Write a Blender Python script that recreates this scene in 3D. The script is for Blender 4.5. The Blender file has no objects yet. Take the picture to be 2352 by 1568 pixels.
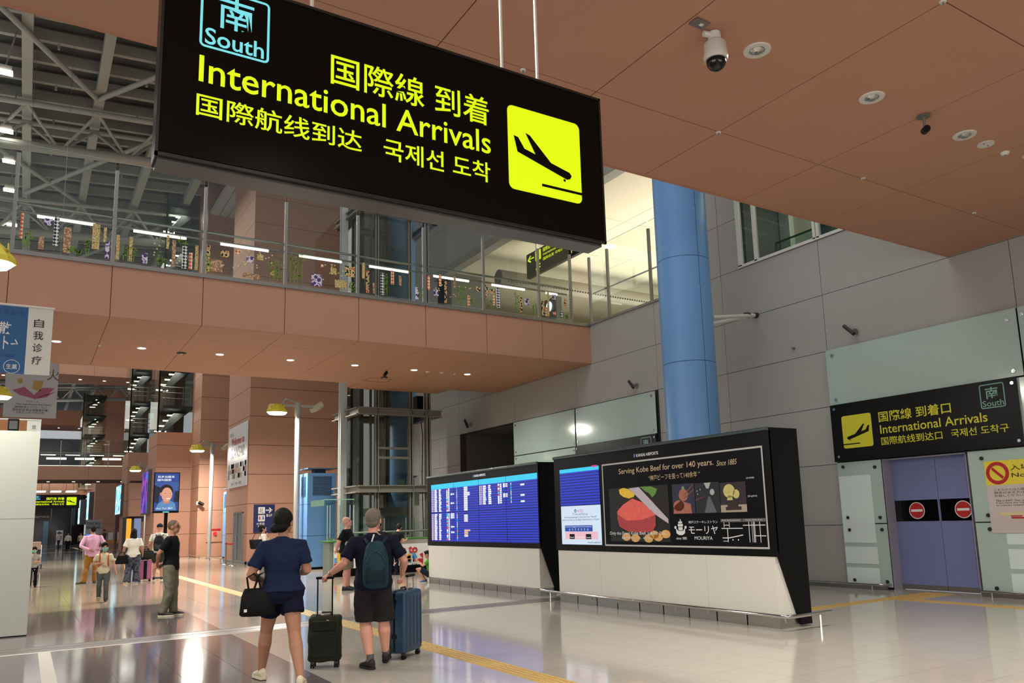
import bpy, bmesh, math, random
from mathutils import Vector, Matrix, Euler, noise
random.seed(7)
SC=bpy.context.scene; COL=SC.collection
# ---------------- camera ----------------
cam_data=bpy.data.cameras.new('camera'); cam=bpy.data.objects.new('camera',cam_data); COL.objects.link(cam)
YAW,PIT,ROL,FOC=0.569949971,0.158999134,0.0305939374,1815.49844
_f=Vector((math.sin(YAW)*math.cos(PIT),math.cos(YAW)*math.cos(PIT),math.sin(PIT)))
_r=Vector((math.cos(YAW),-math.sin(YAW),0)); _d=_f.cross(_r)
_r2=_r*math.cos(ROL)+_d*math.sin(ROL); _d2=-_r*math.sin(ROL)+_d*math.cos(ROL)
cam.matrix_world=Matrix(((_r2.x,-_d2.x,-_f.x,0),(_r2.y,-_d2.y,-_f.y,0),(_r2.z,-_d2.z,-_f.z,1.65),(0,0,0,1)))
cam_data.sensor_width=36; cam_data.lens=FOC*36/2352
cam_data.shift_x=-(1222.345-1176)/2352; cam_data.shift_y=(898.401-784)/2352
cam_data.clip_start=0.05; cam_data.clip_end=600
SC.camera=cam
# ---------------- world, exposure ----------------
w=bpy.data.worlds.new('world'); SC.world=w; w.use_nodes=True
w.node_tree.nodes['Background'].inputs[0].default_value=(0.92,0.95,1.0,1)
w.node_tree.nodes['Background'].inputs[1].default_value=0.5
SC.view_settings.view_transform='Standard'; SC.view_settings.look='None'
SC.view_settings.exposure=-0.12; SC.view_settings.gamma=1; SC.view_settings.use_curve_mapping=False
SC.cycles.max_bounces=7; SC.cycles.transparent_max_bounces=24; SC.cycles.sample_clamp_indirect=4
SC.cycles.caustics_reflective=False; SC.cycles.caustics_refractive=False
def area(name,loc,size,power,col=(1,.955,.88),rot=(0,0,0),sy=None,spread=None):
    l=bpy.data.lights.new(name,'AREA'); l.energy=power; l.color=col; l.size=size
    if sy: l.shape='RECTANGLE'; l.size_y=sy
    if spread: l.spread=spread
    o=bpy.data.objects.new(name,l); o.location=loc; o.rotation_euler=rot; COL.objects.link(o); return o
# roof floodlights before and beyond the bridge, then unseen fill lamps added off frame
area('roof_flood',(6,13,20),16,1250,sy=9)
area('roof_flood',(0,49,18.4),14,1700,sy=24)
area('roof_flood',(0,82,18.4),20,2800,sy=34)
area('roof_flood',(-4,122,17.3),20,2200,sy=30)
area('roof_fill',(-12,45,12),8,1700,col=(.96,1,.98),rot=(math.pi,math.radians(-25),0),sy=30)  # added out of view, pointing up to brighten the roof steel
area('hall_fill',(-9,7,7.5),6,450,rot=(0,math.radians(-50),0),sy=10)  # unseen fill added at the left of the hall
area('hall_fill',(-9,0,2.2),5,750,rot=(0,math.radians(-115),0),sy=12)  # added low fill aimed up at the soffit, no fixture stands there
area('hall_fill',(6,-9,2.0),12,450,rot=(math.radians(118),0,0),sy=4)  # added fill behind the viewer, aimed up and forward
# downlights: three in the near soffit, one row under the footbridge
for xx in (6.25,8.21,10.17,2.3): area('soffit_downlight',(xx,5.13,6.41),.25,95,spread=math.radians(130))
for xx in (6.25,10.17,2.3): area('soffit_downlight',(xx,-.8,6.41),.25,95,spread=math.radians(130))
for xx in (.42,2.38,4.36,6.33,8.3,10.27,12.19): area('footbridge_downlight',(xx,23.0,6.42),.2,110,spread=math.radians(140))
# row of lamp posts on the near side (their floods shine down and along the hall)
for yy in (-2,14.85,30.2,46.1):
    area('post_flood',(-1.2,yy,5.75),.9,520,col=(1,.95,.85))
for yy in (30.3,46.1,62): area('post_flood',(7.9,yy,5.75),.7,1000,col=(1,.95,.85))
# added uplight hidden behind the parapet, brightens the departures level
area('upper_hall_fill',(23,22,7.9),12,1500,col=(1,.94,.8),rot=(math.pi,0,0),sy=12)
for zz in (8.85,11.45,14.05,16.65,19.25,21.85): area('stair_light',(7.3,53.2,zz),1.0,75,sy=1.2)
for zz in (9.35,12.0,14.65,17.35,20.05): area('stair_light',(7.7,73.5,zz),1.0,75,sy=1.2)
for zz in (9.15,11.75,14.4,17.05): area('stair_light',(7.3,125,zz),1.6,120,sy=3)
area('corridor_light',(17.0,10.5,10.4),1.5,110,col=(1,.95,.85),sy=4)
# ---------------- materials ----------------
def lin(c):
    c=c/255.0
    return c/12.92 if c<=.04045 else ((c+.055)/1.055)**2.4
def C(r,g,b): return (lin(r),lin(g),lin(b),1)
MAT={}
def mat(name,rgb,rough=.6,metal=0,spec=.5,noise_=0,nscale=8,bump=0,bscale=200,emit=0,coat=0,em=None,alpha=None):
    if name in MAT: return MAT[name]
    m=bpy.data.materials.new(name); m.use_nodes=True; nt=m.node_tree; b=nt.nodes['Principled BSDF']
    col=C(*rgb); b.inputs['Base Color'].default_value=col
    b.inputs['Roughness'].default_value=rough; b.inputs['Metallic'].default_value=metal
    b.inputs['Specular IOR Level'].default_value=spec; b.inputs['Coat Weight'].default_value=coat
    if noise_:
        t=nt.nodes.new('ShaderNodeTexNoise'); t.inputs['Scale'].default_value=nscale; t.inputs['Detail'].default_value=5
        tc=nt.nodes.new('ShaderNodeTexCoord'); nt.links.new(tc.outputs['Object'],t.inputs['Vector'])
        mx=nt.nodes.new('ShaderNodeMix'); mx.data_type='RGBA'
        mx.inputs[6].default_value=tuple(c*(1-noise_) for c in col[:3])+(1,); mx.inputs[7].default_value=tuple(min(1,c*(1+noise_)) for c in col[:3])+(1,)
        nt.links.new(t.outputs['Fac'],mx.inputs[0]); nt.links.new(mx.outputs[2],b.inputs['Base Color'])
    if bump:
        t=nt.nodes.new('ShaderNodeTexNoise'); t.inputs['Scale'].default_value=bscale; t.inputs['Detail'].default_value=3
        tc=nt.nodes.new('ShaderNodeTexCoord'); nt.links.new(tc.outputs['Object'],t.inputs['Vector'])
        bp=nt.nodes.new('ShaderNodeBump'); bp.inputs['Strength'].default_value=bump; bp.inputs['Distance'].default_value=.01
        nt.links.new(t.outputs['Fac'],bp.inputs['Height']); nt.links.new(bp.outputs[0],b.inputs['Normal'])
    if emit:
        b.inputs['Base Color'].default_value=tuple(c*.25 for c in col[:3])+(1,)
        b.inputs['Emission Color'].default_value=C(*(em or rgb)); b.inputs['Emission Strength'].default_value=emit
    MAT[name]=m; return m
def glassmat(name,tint=(246,250,248),refl=.07,trans=1.0,rough=.02):
    if name in MAT: return MAT[name]
    m=bpy.data.materials.new(name); m.use_nodes=True; nt=m.node_tree; nt.nodes.clear()
    o=nt.nodes.new('ShaderNodeOutputMaterial'); t=nt.nodes.new('ShaderNodeBsdfTransparent'); g=nt.nodes.new('ShaderNodeBsdfGlossy')
    c=C(*tint); t.inputs[0].default_value=tuple(x*trans for x in c[:3])+(1,); g.inputs['Roughness'].default_value=rough
    g.inputs['Color'].default_value=(.9,.95,.92,1)
    f=nt.nodes.new('ShaderNodeLayerWeight'); f.inputs[0].default_value=.5
    pw=nt.nodes.new('ShaderNodeMath'); pw.operation='POWER'; pw.inputs[1].default_value=4.0; nt.links.new(f.outputs['Facing'],pw.inputs[0])
    mm=nt.nodes.new('ShaderNodeMath'); mm.operation='MULTIPLY_ADD'; mm.inputs[1].default_value=.6; mm.inputs[2].default_value=refl*.5
    nt.links.new(pw.outputs[0],mm.inputs[0])
    x=nt.nodes.new('ShaderNodeMixShader'); nt.links.new(mm.outputs[0],x.inputs[0]); nt.links.new(t.outputs[0],x.inputs[1]); nt.links.new(g.outputs[0],x.inputs[2])
    nt.links.new(x.outputs[0],o.inputs[0]); MAT[name]=m; return m
def pattern(name,c1,c2,scale=40,kind='CHECKER',c3=None):
    if name in MAT: return MAT[name]
    m=mat(name,c1,.6); nt=m.node_tree; b=nt.nodes['Principled BSDF']
    tc=nt.nodes.new('ShaderNodeTexCoord'); mp=nt.nodes.new('ShaderNodeMapping'); nt.links.new(tc.outputs['Object'],mp.inputs[0])
    if kind=='CHECKER':
        mp.inputs['Rotation'].default_value=(0,math.radians(45),0)
        t=nt.nodes.new('ShaderNodeTexChecker'); t.inputs['Scale'].default_value=scale; t.inputs[1].default_value=C(*c1); t.inputs[2].default_value=C(*c2)
        nt.links.new(mp.outputs[0],t.inputs[0]); nt.links.new(t.outputs[0],b.inputs['Base Color'])
    else:
        t=nt.nodes.new('ShaderNodeTexVoronoi'); t.inputs['Scale'].default_value=scale; nt.links.new(mp.outputs[0],t.inputs['Vector'])
        r=nt.nodes.new('ShaderNodeValToRGB'); r.color_ramp.interpolation='CONSTANT'
        r.color_ramp.elements[0].color=C(*c1); r.color_ramp.elements[1].color=C(*c2); r.color_ramp.elements[1].position=.45
        if c3: e=r.color_ramp.elements.new(.7); e.color=C(*c3)
        nt.links.new(t.outputs['Distance'],r.inputs[0]); nt.links.new(r.outputs[0],b.inputs['Base Color'])
    return m
ORANGE=mat('terracotta panel',(180,132,108),.62,noise_=.05,nscale=1.3,bump=.12,bscale=260)
ORANGE2=mat('terracotta wall',(176,124,100),.6,noise_=.05,nscale=.8)
GROUT_O=mat('terracotta joint',(70,42,32),.9)
WALLG=mat('grey wall panel',(164,163,158),.55,noise_=.04,nscale=.8,bump=.06,bscale=150)
JOINT=mat('dark joint',(52,50,48),.9)
STEEL=mat('brushed steel',(176,172,166),.3,1)
STEELD=mat('satin steel',(150,146,140),.38,.85)
CHROME=mat('polished steel',(205,203,200),.12,1)
WHITEP=mat('white paint',(214,212,205),.45)
GREYP=mat('grey paint',(150,147,140),.5)
ROOFP=mat('roof steel paint',(176,178,170),.6)
DECK=mat('roof deck',(92,94,92),.8,noise_=.12,nscale=.5)
DARK=mat('dark grey',(40,41,42),.6)
BLACK=mat('satin black',(9,9,10),.4,spec=.15)
BLACKG=mat('gloss black',(7,7,9),.12)
BLUEC=mat('blue column paint',(108,158,214),.38,noise_=.03,nscale=2)
BLUEK=mat('blue steel',(98,148,205),.42)
BLUED=mat('blue grille',(28,46,78),.6)
SIGNK=mat('sign black',(14,13,12),.3,spec=.2)
YEL=mat('lit yellow green',(214,240,0),.5,emit=1.0,em=(222,246,0))
CYA=mat('lit cyan',(120,225,235),.5,emit=.85,em=(128,232,240))
YELP=mat('printed yellow',(212,208,40),.5)
GRNP=mat('printed pale green',(130,175,165),.5)
LAMP=mat('lamp glow',(255,250,235),.5,emit=14,em=(255,248,230))
TUBE=mat('tube glow',(255,252,240),.5,emit=4.5,em=(255,250,235))
DOWN=mat('downlight glow',(255,245,220),.5,emit=5,em=(255,245,222))
GLASS=glassmat('clear glass'); GLASSG=glassmat('green edge glass',(240,250,245),.08)
GLASSD=glassmat('dark shaft glass',(205,206,200),.08)
PANE=mat('frosted wall glass',(172,192,184),.1,spec=.6)
PANEW=mat('pale glass backing',(214,230,226),.15)
GREENE=mat('green glass edge',(28,92,52),.2)
# ---------------- mesh building ----------------
class B:
    def __init__(s): s.v=[]; s.f=[]
    def box(s,x0,y0,z0,x1,y1,z1):
        n=len(s.v); s.v+=[(x,y,z) for z in (z0,z1) for x,y in ((x0,y0),(x1,y0),(x1,y1),(x0,y1))]
        s.f+=[tuple(n+i for i in f) for f in ((3,2,1,0),(4,5,6,7),(0,1,5,4),(1,2,6,5),(2,3,7,6),(3,0,4,7))]; return s
    def quad(s,*p):
        n=len(s.v); s.v+=[tuple(q) for q in p]; s.f.append(tuple(range(n,n+len(p)))); return s
    def prism(s,pts,vec):
        n=len(s.v); k=len(pts); vec=Vector(vec); s.v+=[tuple(p) for p in pts]+[tuple(Vector(p)+vec) for p in pts]
        s.f.append(tuple(range(n+k-1,n-1,-1))); s.f.append(tuple(range(n+k,n+2*k)))
        for i in range(k): j=(i+1)%k; s.f.append((n+i,n+j,n+k+j,n+k+i))
        return s
    def ring(s,c,u,v,seg):
        n=len(s.v)
        for i in range(seg):
            a=2*math.pi*i/seg; s.v.append(tuple(c+u*math.cos(a)+v*math.sin(a)))
        return n
    def loft(s,rings,seg=14,cap=True):
        ids=[s.ring(Vector(c),Vector(u),Vector(v),seg) for c,u,v in rings]
        for a,b in zip(ids,ids[1:]):
            for i in range(seg): j=(i+1)%seg; s.f.append((a+i,a+j,b+j,b+i))
        if cap:
            s.f.append(tuple(ids[0]+i for i in range(seg-1,-1,-1))); s.f.append(tuple(ids[-1]+i for i in range(seg)))
        return s
    def tube(s,pts,r,seg=8,cap=True,flat=1.0,up=None):
        pts=[Vector(p) for p in pts]; rs=r if isinstance(r,(list,tuple)) else [r]*len(pts); R=[]
        ref=Vector(up) if up else None
        for i,p in enumerate(pts):
            t=(pts[min(i+1,len(pts)-1)]-pts[max(i-1,0)]).normalized()
            if ref is None: ref=Vector((0,0,1)) if abs(t.z)<.9 else Vector((1,0,0))
            u=(ref-t*ref.dot(t)).normalized(); v=t.cross(u); ref=u
            R.append((p,u*rs[i]*flat,v*rs[i]))
        return s.loft(R,seg,cap)
    def ell(s,c,r,seg=12,rows=8,m=None):
        c=Vector(c); R=[]
        for k in range(rows+1):
            a=math.pi*k/rows; z=-math.cos(a); q=max(math.sin(a),.02)
            R.append((c+Vector((0,0,z*r[2])),Vector((q*r[0],0,0)),Vector((0,q*r[1],0))))
        if m is not None: R=[(c+m@(p-c),m@u,m@v) for p,u,v in R]
        return s.loft(R,seg)
    def mesh(s,name,smooth=False):
        me=bpy.data.meshes.new(name); me.from_pydata(s.v,[],s.f); me.update()
        if smooth:
            for p in me.polygons: p.use_smooth=True
            me.set_sharp_from_angle(angle=math.radians(50))
        return me
    def obj(s,name,m,parent=None,smooth=False,bevel=0,local=False,**k):
        me=s.mesh(name,smooth); return put(name,me,m,parent,bevel,local,**k)
def pmat(p): return Matrix.LocRotScale(p.location,p.rotation_euler,p.scale)
def wmat(p): return (wmat(p.parent)@p.matrix_parent_inverse@pmat(p)) if p.parent else pmat(p)
def put(name,me,m,parent=None,bevel=0,local=False,label=None,cat=None,group=None,kind=None):
    if m is not None: me.materials.clear(); me.materials.append(m)
    o=bpy.data.objects.new(name,me); COL.objects.link(o)
    if parent is not None:
        o.parent=parent
        if not local: o.matrix_parent_inverse=wmat(parent).inverted()
    if bevel:
        md=o.modifiers.new('bevel','BEVEL'); md.width=bevel; md.segments=2; md.limit_method='ANGLE'
    if label: o['label']=label
    if cat: o['category']=cat
    if group: o['group']=group
    if kind: o['kind']=kind
    return o
def thing(name,label,cat,loc=(0,0,0),rz=0,group=None,kind=None):
    o=bpy.data.objects.new(name,None); COL.objects.link(o); o.location=loc; o.rotation_euler=(0,0,rz); o.empty_display_size=.2
    o['label']=label; o['category']=cat
    if group: o['group']=group
    if kind: o['kind']=kind
    return o
def tree_copy(o,parent=None):
    c=o.copy(); COL.objects.link(c)
    if parent is not None: c.parent=parent
    for ch in list(o.children): tree_copy(ch,c)
    return c
def move_copy(root,loc,rz=None,label=None,group=None):
    c=tree_copy(root); c.location=loc
    if rz is not None: c.rotation_euler=(0,0,rz)
    if label: c['label']=label
    if group: c['group']=group
    return c
# plane frames: ('y',val): u=+X v=+Z facing -Y ; ('x',val): u=-Y v=+Z facing -X
def P3(pl,u,v,e=0):
    return (u,pl[1]-e,v) if pl[0]=='y' else (pl[1]-e,-u,v)
def flat(name,pl,polys,m,parent,e=.004,**k):
    b=B()
    for p in polys: b.quad(*[P3(pl,u,v,e) for u,v in p])
    return b.obj(name,m,parent,**k)
def rect(x): u0,v0,u1,v1=x; return [(u0,v0),(u1,v0),(u1,v1),(u0,v1)]
def rrect(x,r,n=5):
    u0,v0,u1,v1=x; out=[]
    for cx,cy,a0 in ((u1-r,v0+r,-90),(u1-r,v1-r,0),(u0+r,v1-r,90),(u0+r,v0+r,180)):
        for i in range(n+1):
            a=math.radians(a0+90*i/n); out.append((cx+r*math.cos(a),cy+r*math.sin(a)))
    return out
def circ(cx,cy,r,n=28,ry=None): return [(cx+r*math.cos(2*math.pi*i/n),cy+(ry or r)*math.sin(2*math.pi*i/n)) for i in range(n)]
def frame_polys(x,t,r):
    o=rrect(x,r); i=rrect((x[0]+t,x[1]+t,x[2]-t,x[3]-t),max(r-t,.001)); n=len(o)
    return [[o[k],o[(k+1)%n],i[(k+1)%n],i[k]] for k in range(n)]
def text(name,s,pl,bx,m,parent,e=.006,bold=0,align=True,keep=False,shear=0,**k):
    if '\n' in s:
        L=s.split('\n'); n=len(L); h=(bx[3]-bx[1])/n; mx=max(len(q) for q in L); w_=bx[2]-bx[0]
        for i,q in enumerate(L):
            f=len(q)/mx; f=1 if f>.85 else max(f,.3); text(name,q,pl,(bx[0],bx[3]-(i+1)*h+.08*h,bx[0]+w_*f,bx[3]-i*h-.14*h),m,parent,e,bold,shear=shear,**k)
        return
    c=bpy.data.curves.new('txt','FONT'); c.body=s; c.offset=bold; c.resolution_u=3; c.shear=shear; c.space_line=1.1
    o=bpy.data.objects.new('txt',c); me=bpy.data.meshes.new_from_object(o)
    bpy.data.objects.remove(o); bpy.data.curves.remove(c)
    xs=[v.co.x for v in me.vertices]; ys=[v.co.y for v in me.vertices]
    if not xs: return None
    x0,x1,y0,y1=min(xs),max(xs),min(ys),max(ys); u0,v0,u1,v1=bx
    su=(u1-u0)/(x1-x0); sv=(v1-v0)/(y1-y0)
    if keep: su=sv=min(su,sv)
    ou=u0 if not keep else (u0+u1)/2-su*(x1-x0)/2
    for v in me.vertices:
        v.co=Vector(P3(pl,ou+(v.co.x-x0)*su,v0+(v.co.y-y0)*sv,e))
    return put(name,me,m,parent,**k)
def grid_panels(parent,pl,us,vs,m,name='panel',gap=.012,th=.03,holes=(),limit=300):
    """recessed-joint cladding: one box per cell, shared mesh data between equal cells"""
    cache={}
    def inside(a,b,c,d): 
        x=(a+c)/2; y=(b+d)/2
        return any(h[0]<x<h[2] and h[1]<y<h[3] for h in holes)
    for a,c in zip(us,us[1:]):
        for b,d in zip(vs,vs[1:]):
            if inside(a,b,c,d): continue
            key=(round(c-a,3),round(d-b,3))
            if key not in cache:
                hw,hh=(c-a)/2-gap/2,(d-b)/2-gap/2
                bb=B()
                if pl[0]=='y': bb.box(-hw,0,-hh,hw,th,hh)
                elif pl[0]=='x': bb.box(0,-hw,-hh,th,hw,hh)
                else: bb.box(-hw,-hh,0,hw,hh,th)
                me=bb.mesh(name); me.materials.append(m); cache[key]=me
            o=bpy.data.objects.new(name,cache[key]); COL.objects.link(o); o.parent=parent
            if pl[0]=='z': o.location=((a+c)/2,(b+d)/2,pl[1])
            else: o.location=P3(pl,(a+c)/2,(b+d)/2,0)
def steps(a,b,d):
    n=int(round((b-a)/d)); return [a+i*(b-a)/n for i in range(n+1)]

ORD=['first','second','third','fourth','fifth','sixth','seventh','eighth','ninth','tenth','eleventh','twelfth']
def struct(name,b,m,parent=None,label=None,**k):
    o=b.obj(name,m,parent,kind='structure' if parent is None else None,**k)
    if label and parent is None: o['label']=label
    return o
# ======================= FLOOR =======================
def floor_mat(name,rgb,rough=.09):
    m=mat(name,rgb,rough,spec=.6,noise_=.05,nscale=2.2,bump=.012,bscale=9,coat=.0); return m
T_BEI=floor_mat('beige stone tile',(176,170,160)); T_DRK=floor_mat('dark mauve tile',(104,95,96)); T_TAN=floor_mat('warm tan tile',(170,155,138)); T_WHT=mat('pale stone strip',(196,190,180),.2)
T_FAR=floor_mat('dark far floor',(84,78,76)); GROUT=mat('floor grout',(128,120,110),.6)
floor=struct('floor',B().box(-30,-14,-.12,30,170,-.006),GROUT,label='polished stone floor of the arrivals hall')
XL=2.846
def zone(x,y): 
    if x<XL and y<20.2: return T_DRK
    if y<20.2: return T_BEI
    return T_TAN
tc={}
def tile_mesh(w_,h_,m):
    k=(round(w_,3),round(h_,3),m.name)
    if k not in tc:
        me=B().box(-w_/2+.002,-h_/2+.002,-.006,w_/2-.002,h_/2-.002,0).mesh('tile'); me.materials.append(m); tc[k]=me
    return tc[k]
xs=[XL+.622*i for i in range(-7,24)]
ys=[13.42-.65*i for i in range(18,-1,-1)]
cells=[]
for x0,x1 in zip(xs,xs[1:]):
    for y0,y1 in zip(ys,ys[1:]):
        cells.append((x0,y0,x1,y1))
ys2=[14.15+.65*i for i in range(0,47)]
for x0,x1 in zip(xs,xs[1:]):
    for y0,y1 in zip(ys2,ys2[1:]): cells.append((x0,y0,x1,y1))
def seen(c):
    x,y=(c[0]+c[2])/2,(c[1]+c[3])/2; dx,dy=x,y
    z=dx*_f.x+dy*_f.y-1.65*_f.z
    if z<.5: return None
    px=1222+FOC*(dx*_r2.x+dy*_r2.y-1.65*_r2.z)/z; py=898+FOC*(dx*_d2.x+dy*_d2.y-1.65*_d2.z)/z
    return z if (-60<px<2420 and py<1640) else None
vis=[(seen(c),c) for c in cells]
vis=[v for v in vis if v[0]]; vis.sort(); near={v[1] for v in vis[:296]}
rest={}
for c in cells:
    mm=zone((c[0]+c[2])/2,(c[1]+c[3])/2)
    strip=abs((c[0]+c[2])/2-.05)<.33 and c[1]<13.4 and c[3]<13.5
    if c in near:
        o=bpy.data.objects.new('tile',tile_mesh(c[2]-c[0],c[3]-c[1],mm)); o.location=((c[0]+c[2])/2,(c[1]+c[3])/2,0); o.parent=floor; COL.objects.link(o)
    else:
        b=rest.setdefault(mm.name,B()); n=len(b.v); g=.002
        b.v+=[(c[0]+g,c[1]+g,0),(c[2]-g,c[1]+g,0),(c[2]-g,c[3]-g,0),(c[0]+g,c[3]-g,0)]; b.f.append((n,n+1,n+2,n+3))
for k,b in rest.items():
    o=b.obj('tile_field',MAT[k],floor); o['kind']='stuff'
# broad areas beyond the tiled cells
B().box(-30,44.05,-.1,30,56,-.001).obj('tan_paving',T_TAN,floor)
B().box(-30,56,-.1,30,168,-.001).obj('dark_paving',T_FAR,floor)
B().box(-30,-13,-.1,xs[0],44.05,-.002).obj('side_paving',T_DRK,floor)
B().box(xs[-1],-13,-.1,29,44.05,-.002).obj('edge_paving',T_BEI,floor)
b=B(); b.box(-30,13.42,-.1,30,13.52,.0012); b.box(-30,79.5,-.1,8,79.9,.001); b.box(-30,98,-.1,8,98.6,.001); b.box(.27,-12,-.1,.42,13.42,.0016)
b.obj('pale_strip',T_WHT,floor)
b=B(); b.box(-30,13.52,-.1,30,14.15,-.0005); b.obj('joint_band',mat('expansion joint band',(104,96,94),.3),floor)
b=B(); 
for y in (13.53,13.83,14.13): b.box(-12,y,-.01,12,y+.012,.002)
b.obj('joint_cover',mat('joint cover',(120,116,110),.5),floor)
# tactile guide paving
TACT=mat('tactile yellow',(190,160,96),.42,spec=.5)
def tact_mesh():
    b=B(); b.box(-.147,-.147,-.004,.147,.147,.003)
    for i in range(4): b.box(-.12+.068*i,-.135,.003,-.12+.068*i+.036,.135,.008)
    me=b.mesh('tactile_block'); me.materials.append(TACT); return me
TM=tact_mesh()
tp=thing('tactile_strip','yellow ridged tactile guide strip running down the hall floor','tactile paving',(4.66,10,0),kind='structure')
for i in range(150):
    o=bpy.data.objects.new('tactile_block',TM); o.location=(0,-9+.3*i,0); o.parent=tp; COL.objects.link(o)
b=B(); b.box(4.51,46,0,4.81,100,.004); o=b.obj('far_blocks',TACT,tp); o['kind']='stuff'
tp=thing('tactile_strip','yellow tactile strip leading across to the sliding exit doors','tactile paving',(13.5,9.1,0),kind='structure')
for i in range(13):
    o=bpy.data.objects.new('tactile_block',TM); o.location=(-.3*i-.3,0,0); o.rotation_euler=(0,0,math.pi/2); o.parent=tp; COL.objects.link(o)
for i in range(22):
    o=bpy.data.objects.new('tactile_block',TM); o.location=(0,-.3*i,0); o.parent=tp; COL.objects.link(o)
for i in range(4):
    for j in (-1,0):
        o=bpy.data.objects.new('tactile_block',TM); o.location=(.3+.3*i,.3*j,0); o.parent=tp; COL.objects.link(o)
# ======================= RIGHT WALL (X=15) =======================
W=15.0
uy=sorted([-38,-35.0,-31,-29.06,-26.8,-24.63,-20.7,-18.6,-16.76,-15,-14.5,-14.1,-13.45,-11.03,-8,-7.07,-3,1,5,-9.95,-8.22,9.5])
vz=[0,1.3,2.62,3.9,5.15,6.45,7.75,9.1,10.6,12.5,14.5,17,20]
H=[(-29.06,0,-24.63,5.15),(-31,7.75,-15,12.5),(-13.45,7.75,-8,10.6),(-9.95,0,-8.22,2.62)]
wall=B()
def inh(x,y,Hs): return any(h[0]<x<h[2] and h[1]<y<h[3] for h in Hs)
for a,c in zip(uy,uy[1:]):
    for b0,d in zip(vz,vz[1:]):
        if not inh((a+c)/2,(b0+d)/2,H): wall.box(W+.02,-c,b0,W+.3,-a,d)
wall_right=struct('wall_right',wall,JOINT,label='grey panelled wall on the right with upper opening, doors and recess')
uyp=[-38,-35,-31,-29.06,-26.8,-24.63,-20.7,-16.76,-15,-14.5,-14.1,-13.45,-11.03,-8,-7.07,-3,1,5,9.5]
uyp2=[-38,-35,-31,-29.06,-26.8,-24.63,-20.7,-16.76,-14.5,-14.1,-11.08,-7.0,-3,1,5,9.5]
G2=(-24.63,0,-16.76,5.15); G1=(-11.08,0,-3,5.15)
grid_panels(wall_right,('x',W),uyp2,[0,1.3,2.62,3.9,5.15],WALLG,holes=[H[0],G2,G1],name='wall_panel')
grid_panels(wall_right,('x',W),uyp2,[5.15,6.45,7.75],WALLG,name='wall_panel')
grid_panels(wall_right,('x',W),uyp,[7.75,9.1,10.6,12.5],WALLG,holes=[(-31,7.75,-15,12.5),(-13.45,7.75,-8,10.6)],name='wall_panel')
grid_panels(wall_right,('x',W),uyp,[12.5,14.5,17,20],WALLG,name='wall_panel')
# recess (unlit corridor mouth)
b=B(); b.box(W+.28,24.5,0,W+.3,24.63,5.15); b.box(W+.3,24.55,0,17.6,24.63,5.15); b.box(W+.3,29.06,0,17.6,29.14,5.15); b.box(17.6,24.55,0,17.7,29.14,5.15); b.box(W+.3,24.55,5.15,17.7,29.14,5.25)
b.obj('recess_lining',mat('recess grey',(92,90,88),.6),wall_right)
for y,x in ((25.6,16.0),(27.8,16.2)):
    B().tube([(x,y,5.15),(x,y,5.13)],.07,12).obj('recess_downlight',STEELD,wall_right)
# door recess
b=B(); b.box(14.93,9.945,0,15.27,9.96,2.64); b.box(14.93,8.21,0,15.27,8.225,2.64); b.box(14.93,8.21,2.61,15.27,9.96,2.63); b.obj('door_reveal',mat('reveal mauve grey',(150,146,160),.4),wall_right)
# wall glazing panels with bolts
def bolt(parent,u,v,x=14.9):
    return B().tube([(x+.02,-u,v),(x-.02,-u,v)],.036,12).tube([(x-.018,-u,v),(x-.03,-u,v)],.018,8).obj('bolt',CHROME if v>3 else DARK,parent)
def wallglass(label,x,boxes,m=PANE):
    t=thing('glass_cladding',label,'wall glass',(14.92,-(boxes[0][0]+boxes[0][2])/2,boxes[0][1]),kind='structure')
    for q in boxes: 
        B().box(14.9,-q[2]+.006,q[1]+.006,14.915,-q[0]-.006,q[3]-.006).obj('glass_pane',m,t)
    return t
t=wallglass('pale green glass cladding above and beside the sliding exit doors',0,[(-11.06,3.9,-6.98,5.15),(-11.02,2.66,-9.96,3.88),(-11.02,1.33,-9.96,2.64),(-11.02,.04,-9.96,1.32),(-6.96,3.9,-3,5.15),(-8.16,1.33,-6.98,2.64),(-8.16,.04,-6.98,1.32),(-6.96,1.33,-3,3.88),(-6.96,.04,-3,1.32),(-9.95,2.72,-6.98,3.88)])
for u,v in [(-10.887,5.002),(-7.15,4.95),(-10.884,4.012),(-7.147,4.008),(-10.868,2.54),(-10.105,2.487),(-10.86,1.458),(-10.096,1.448),(-10.846,1.2),(-10.082,1.2),(-10.829,.16),(-10.07,.157),(-7.9,2.49),(-7.9,1.45),(-7.9,1.2),(-7.9,.147),(-6.88,5.0),(-6.88,4.02)]: bolt(t,u,v)
b=B()
for v0,v1 in ((.1,.42),(.5,.85),(.93,2.34)):
    b.box(14.893,10.23,v0,14.897,11.0,v1); 
    if v1<1: b.box(14.893,6.4,v0,14.897,7.62,v1)
b.box(14.893,6.4,.93,14.897,7.62,1.12)
b.obj('pale_backing',PANEW,t)
t2=wallglass('long pale green glass cladding behind the information boards',0,[(-24.6,3.9,-20.75,5.12),(-20.69,3.9,-16.8,5.12),(-24.6,2.6,-20.75,3.88),(-24.6,1.3,-20.75,2.58),(-24.6,.04,-20.75,1.28),(-20.69,.04,-16.8,1.3),(-20.69,1.32,-16.8,2.62)])
for u in (-24.45,-20.85,-20.6,-16.95):
    for v in (5.0,4.02,3.78,2.5): bolt(t2,u,v)
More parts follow.
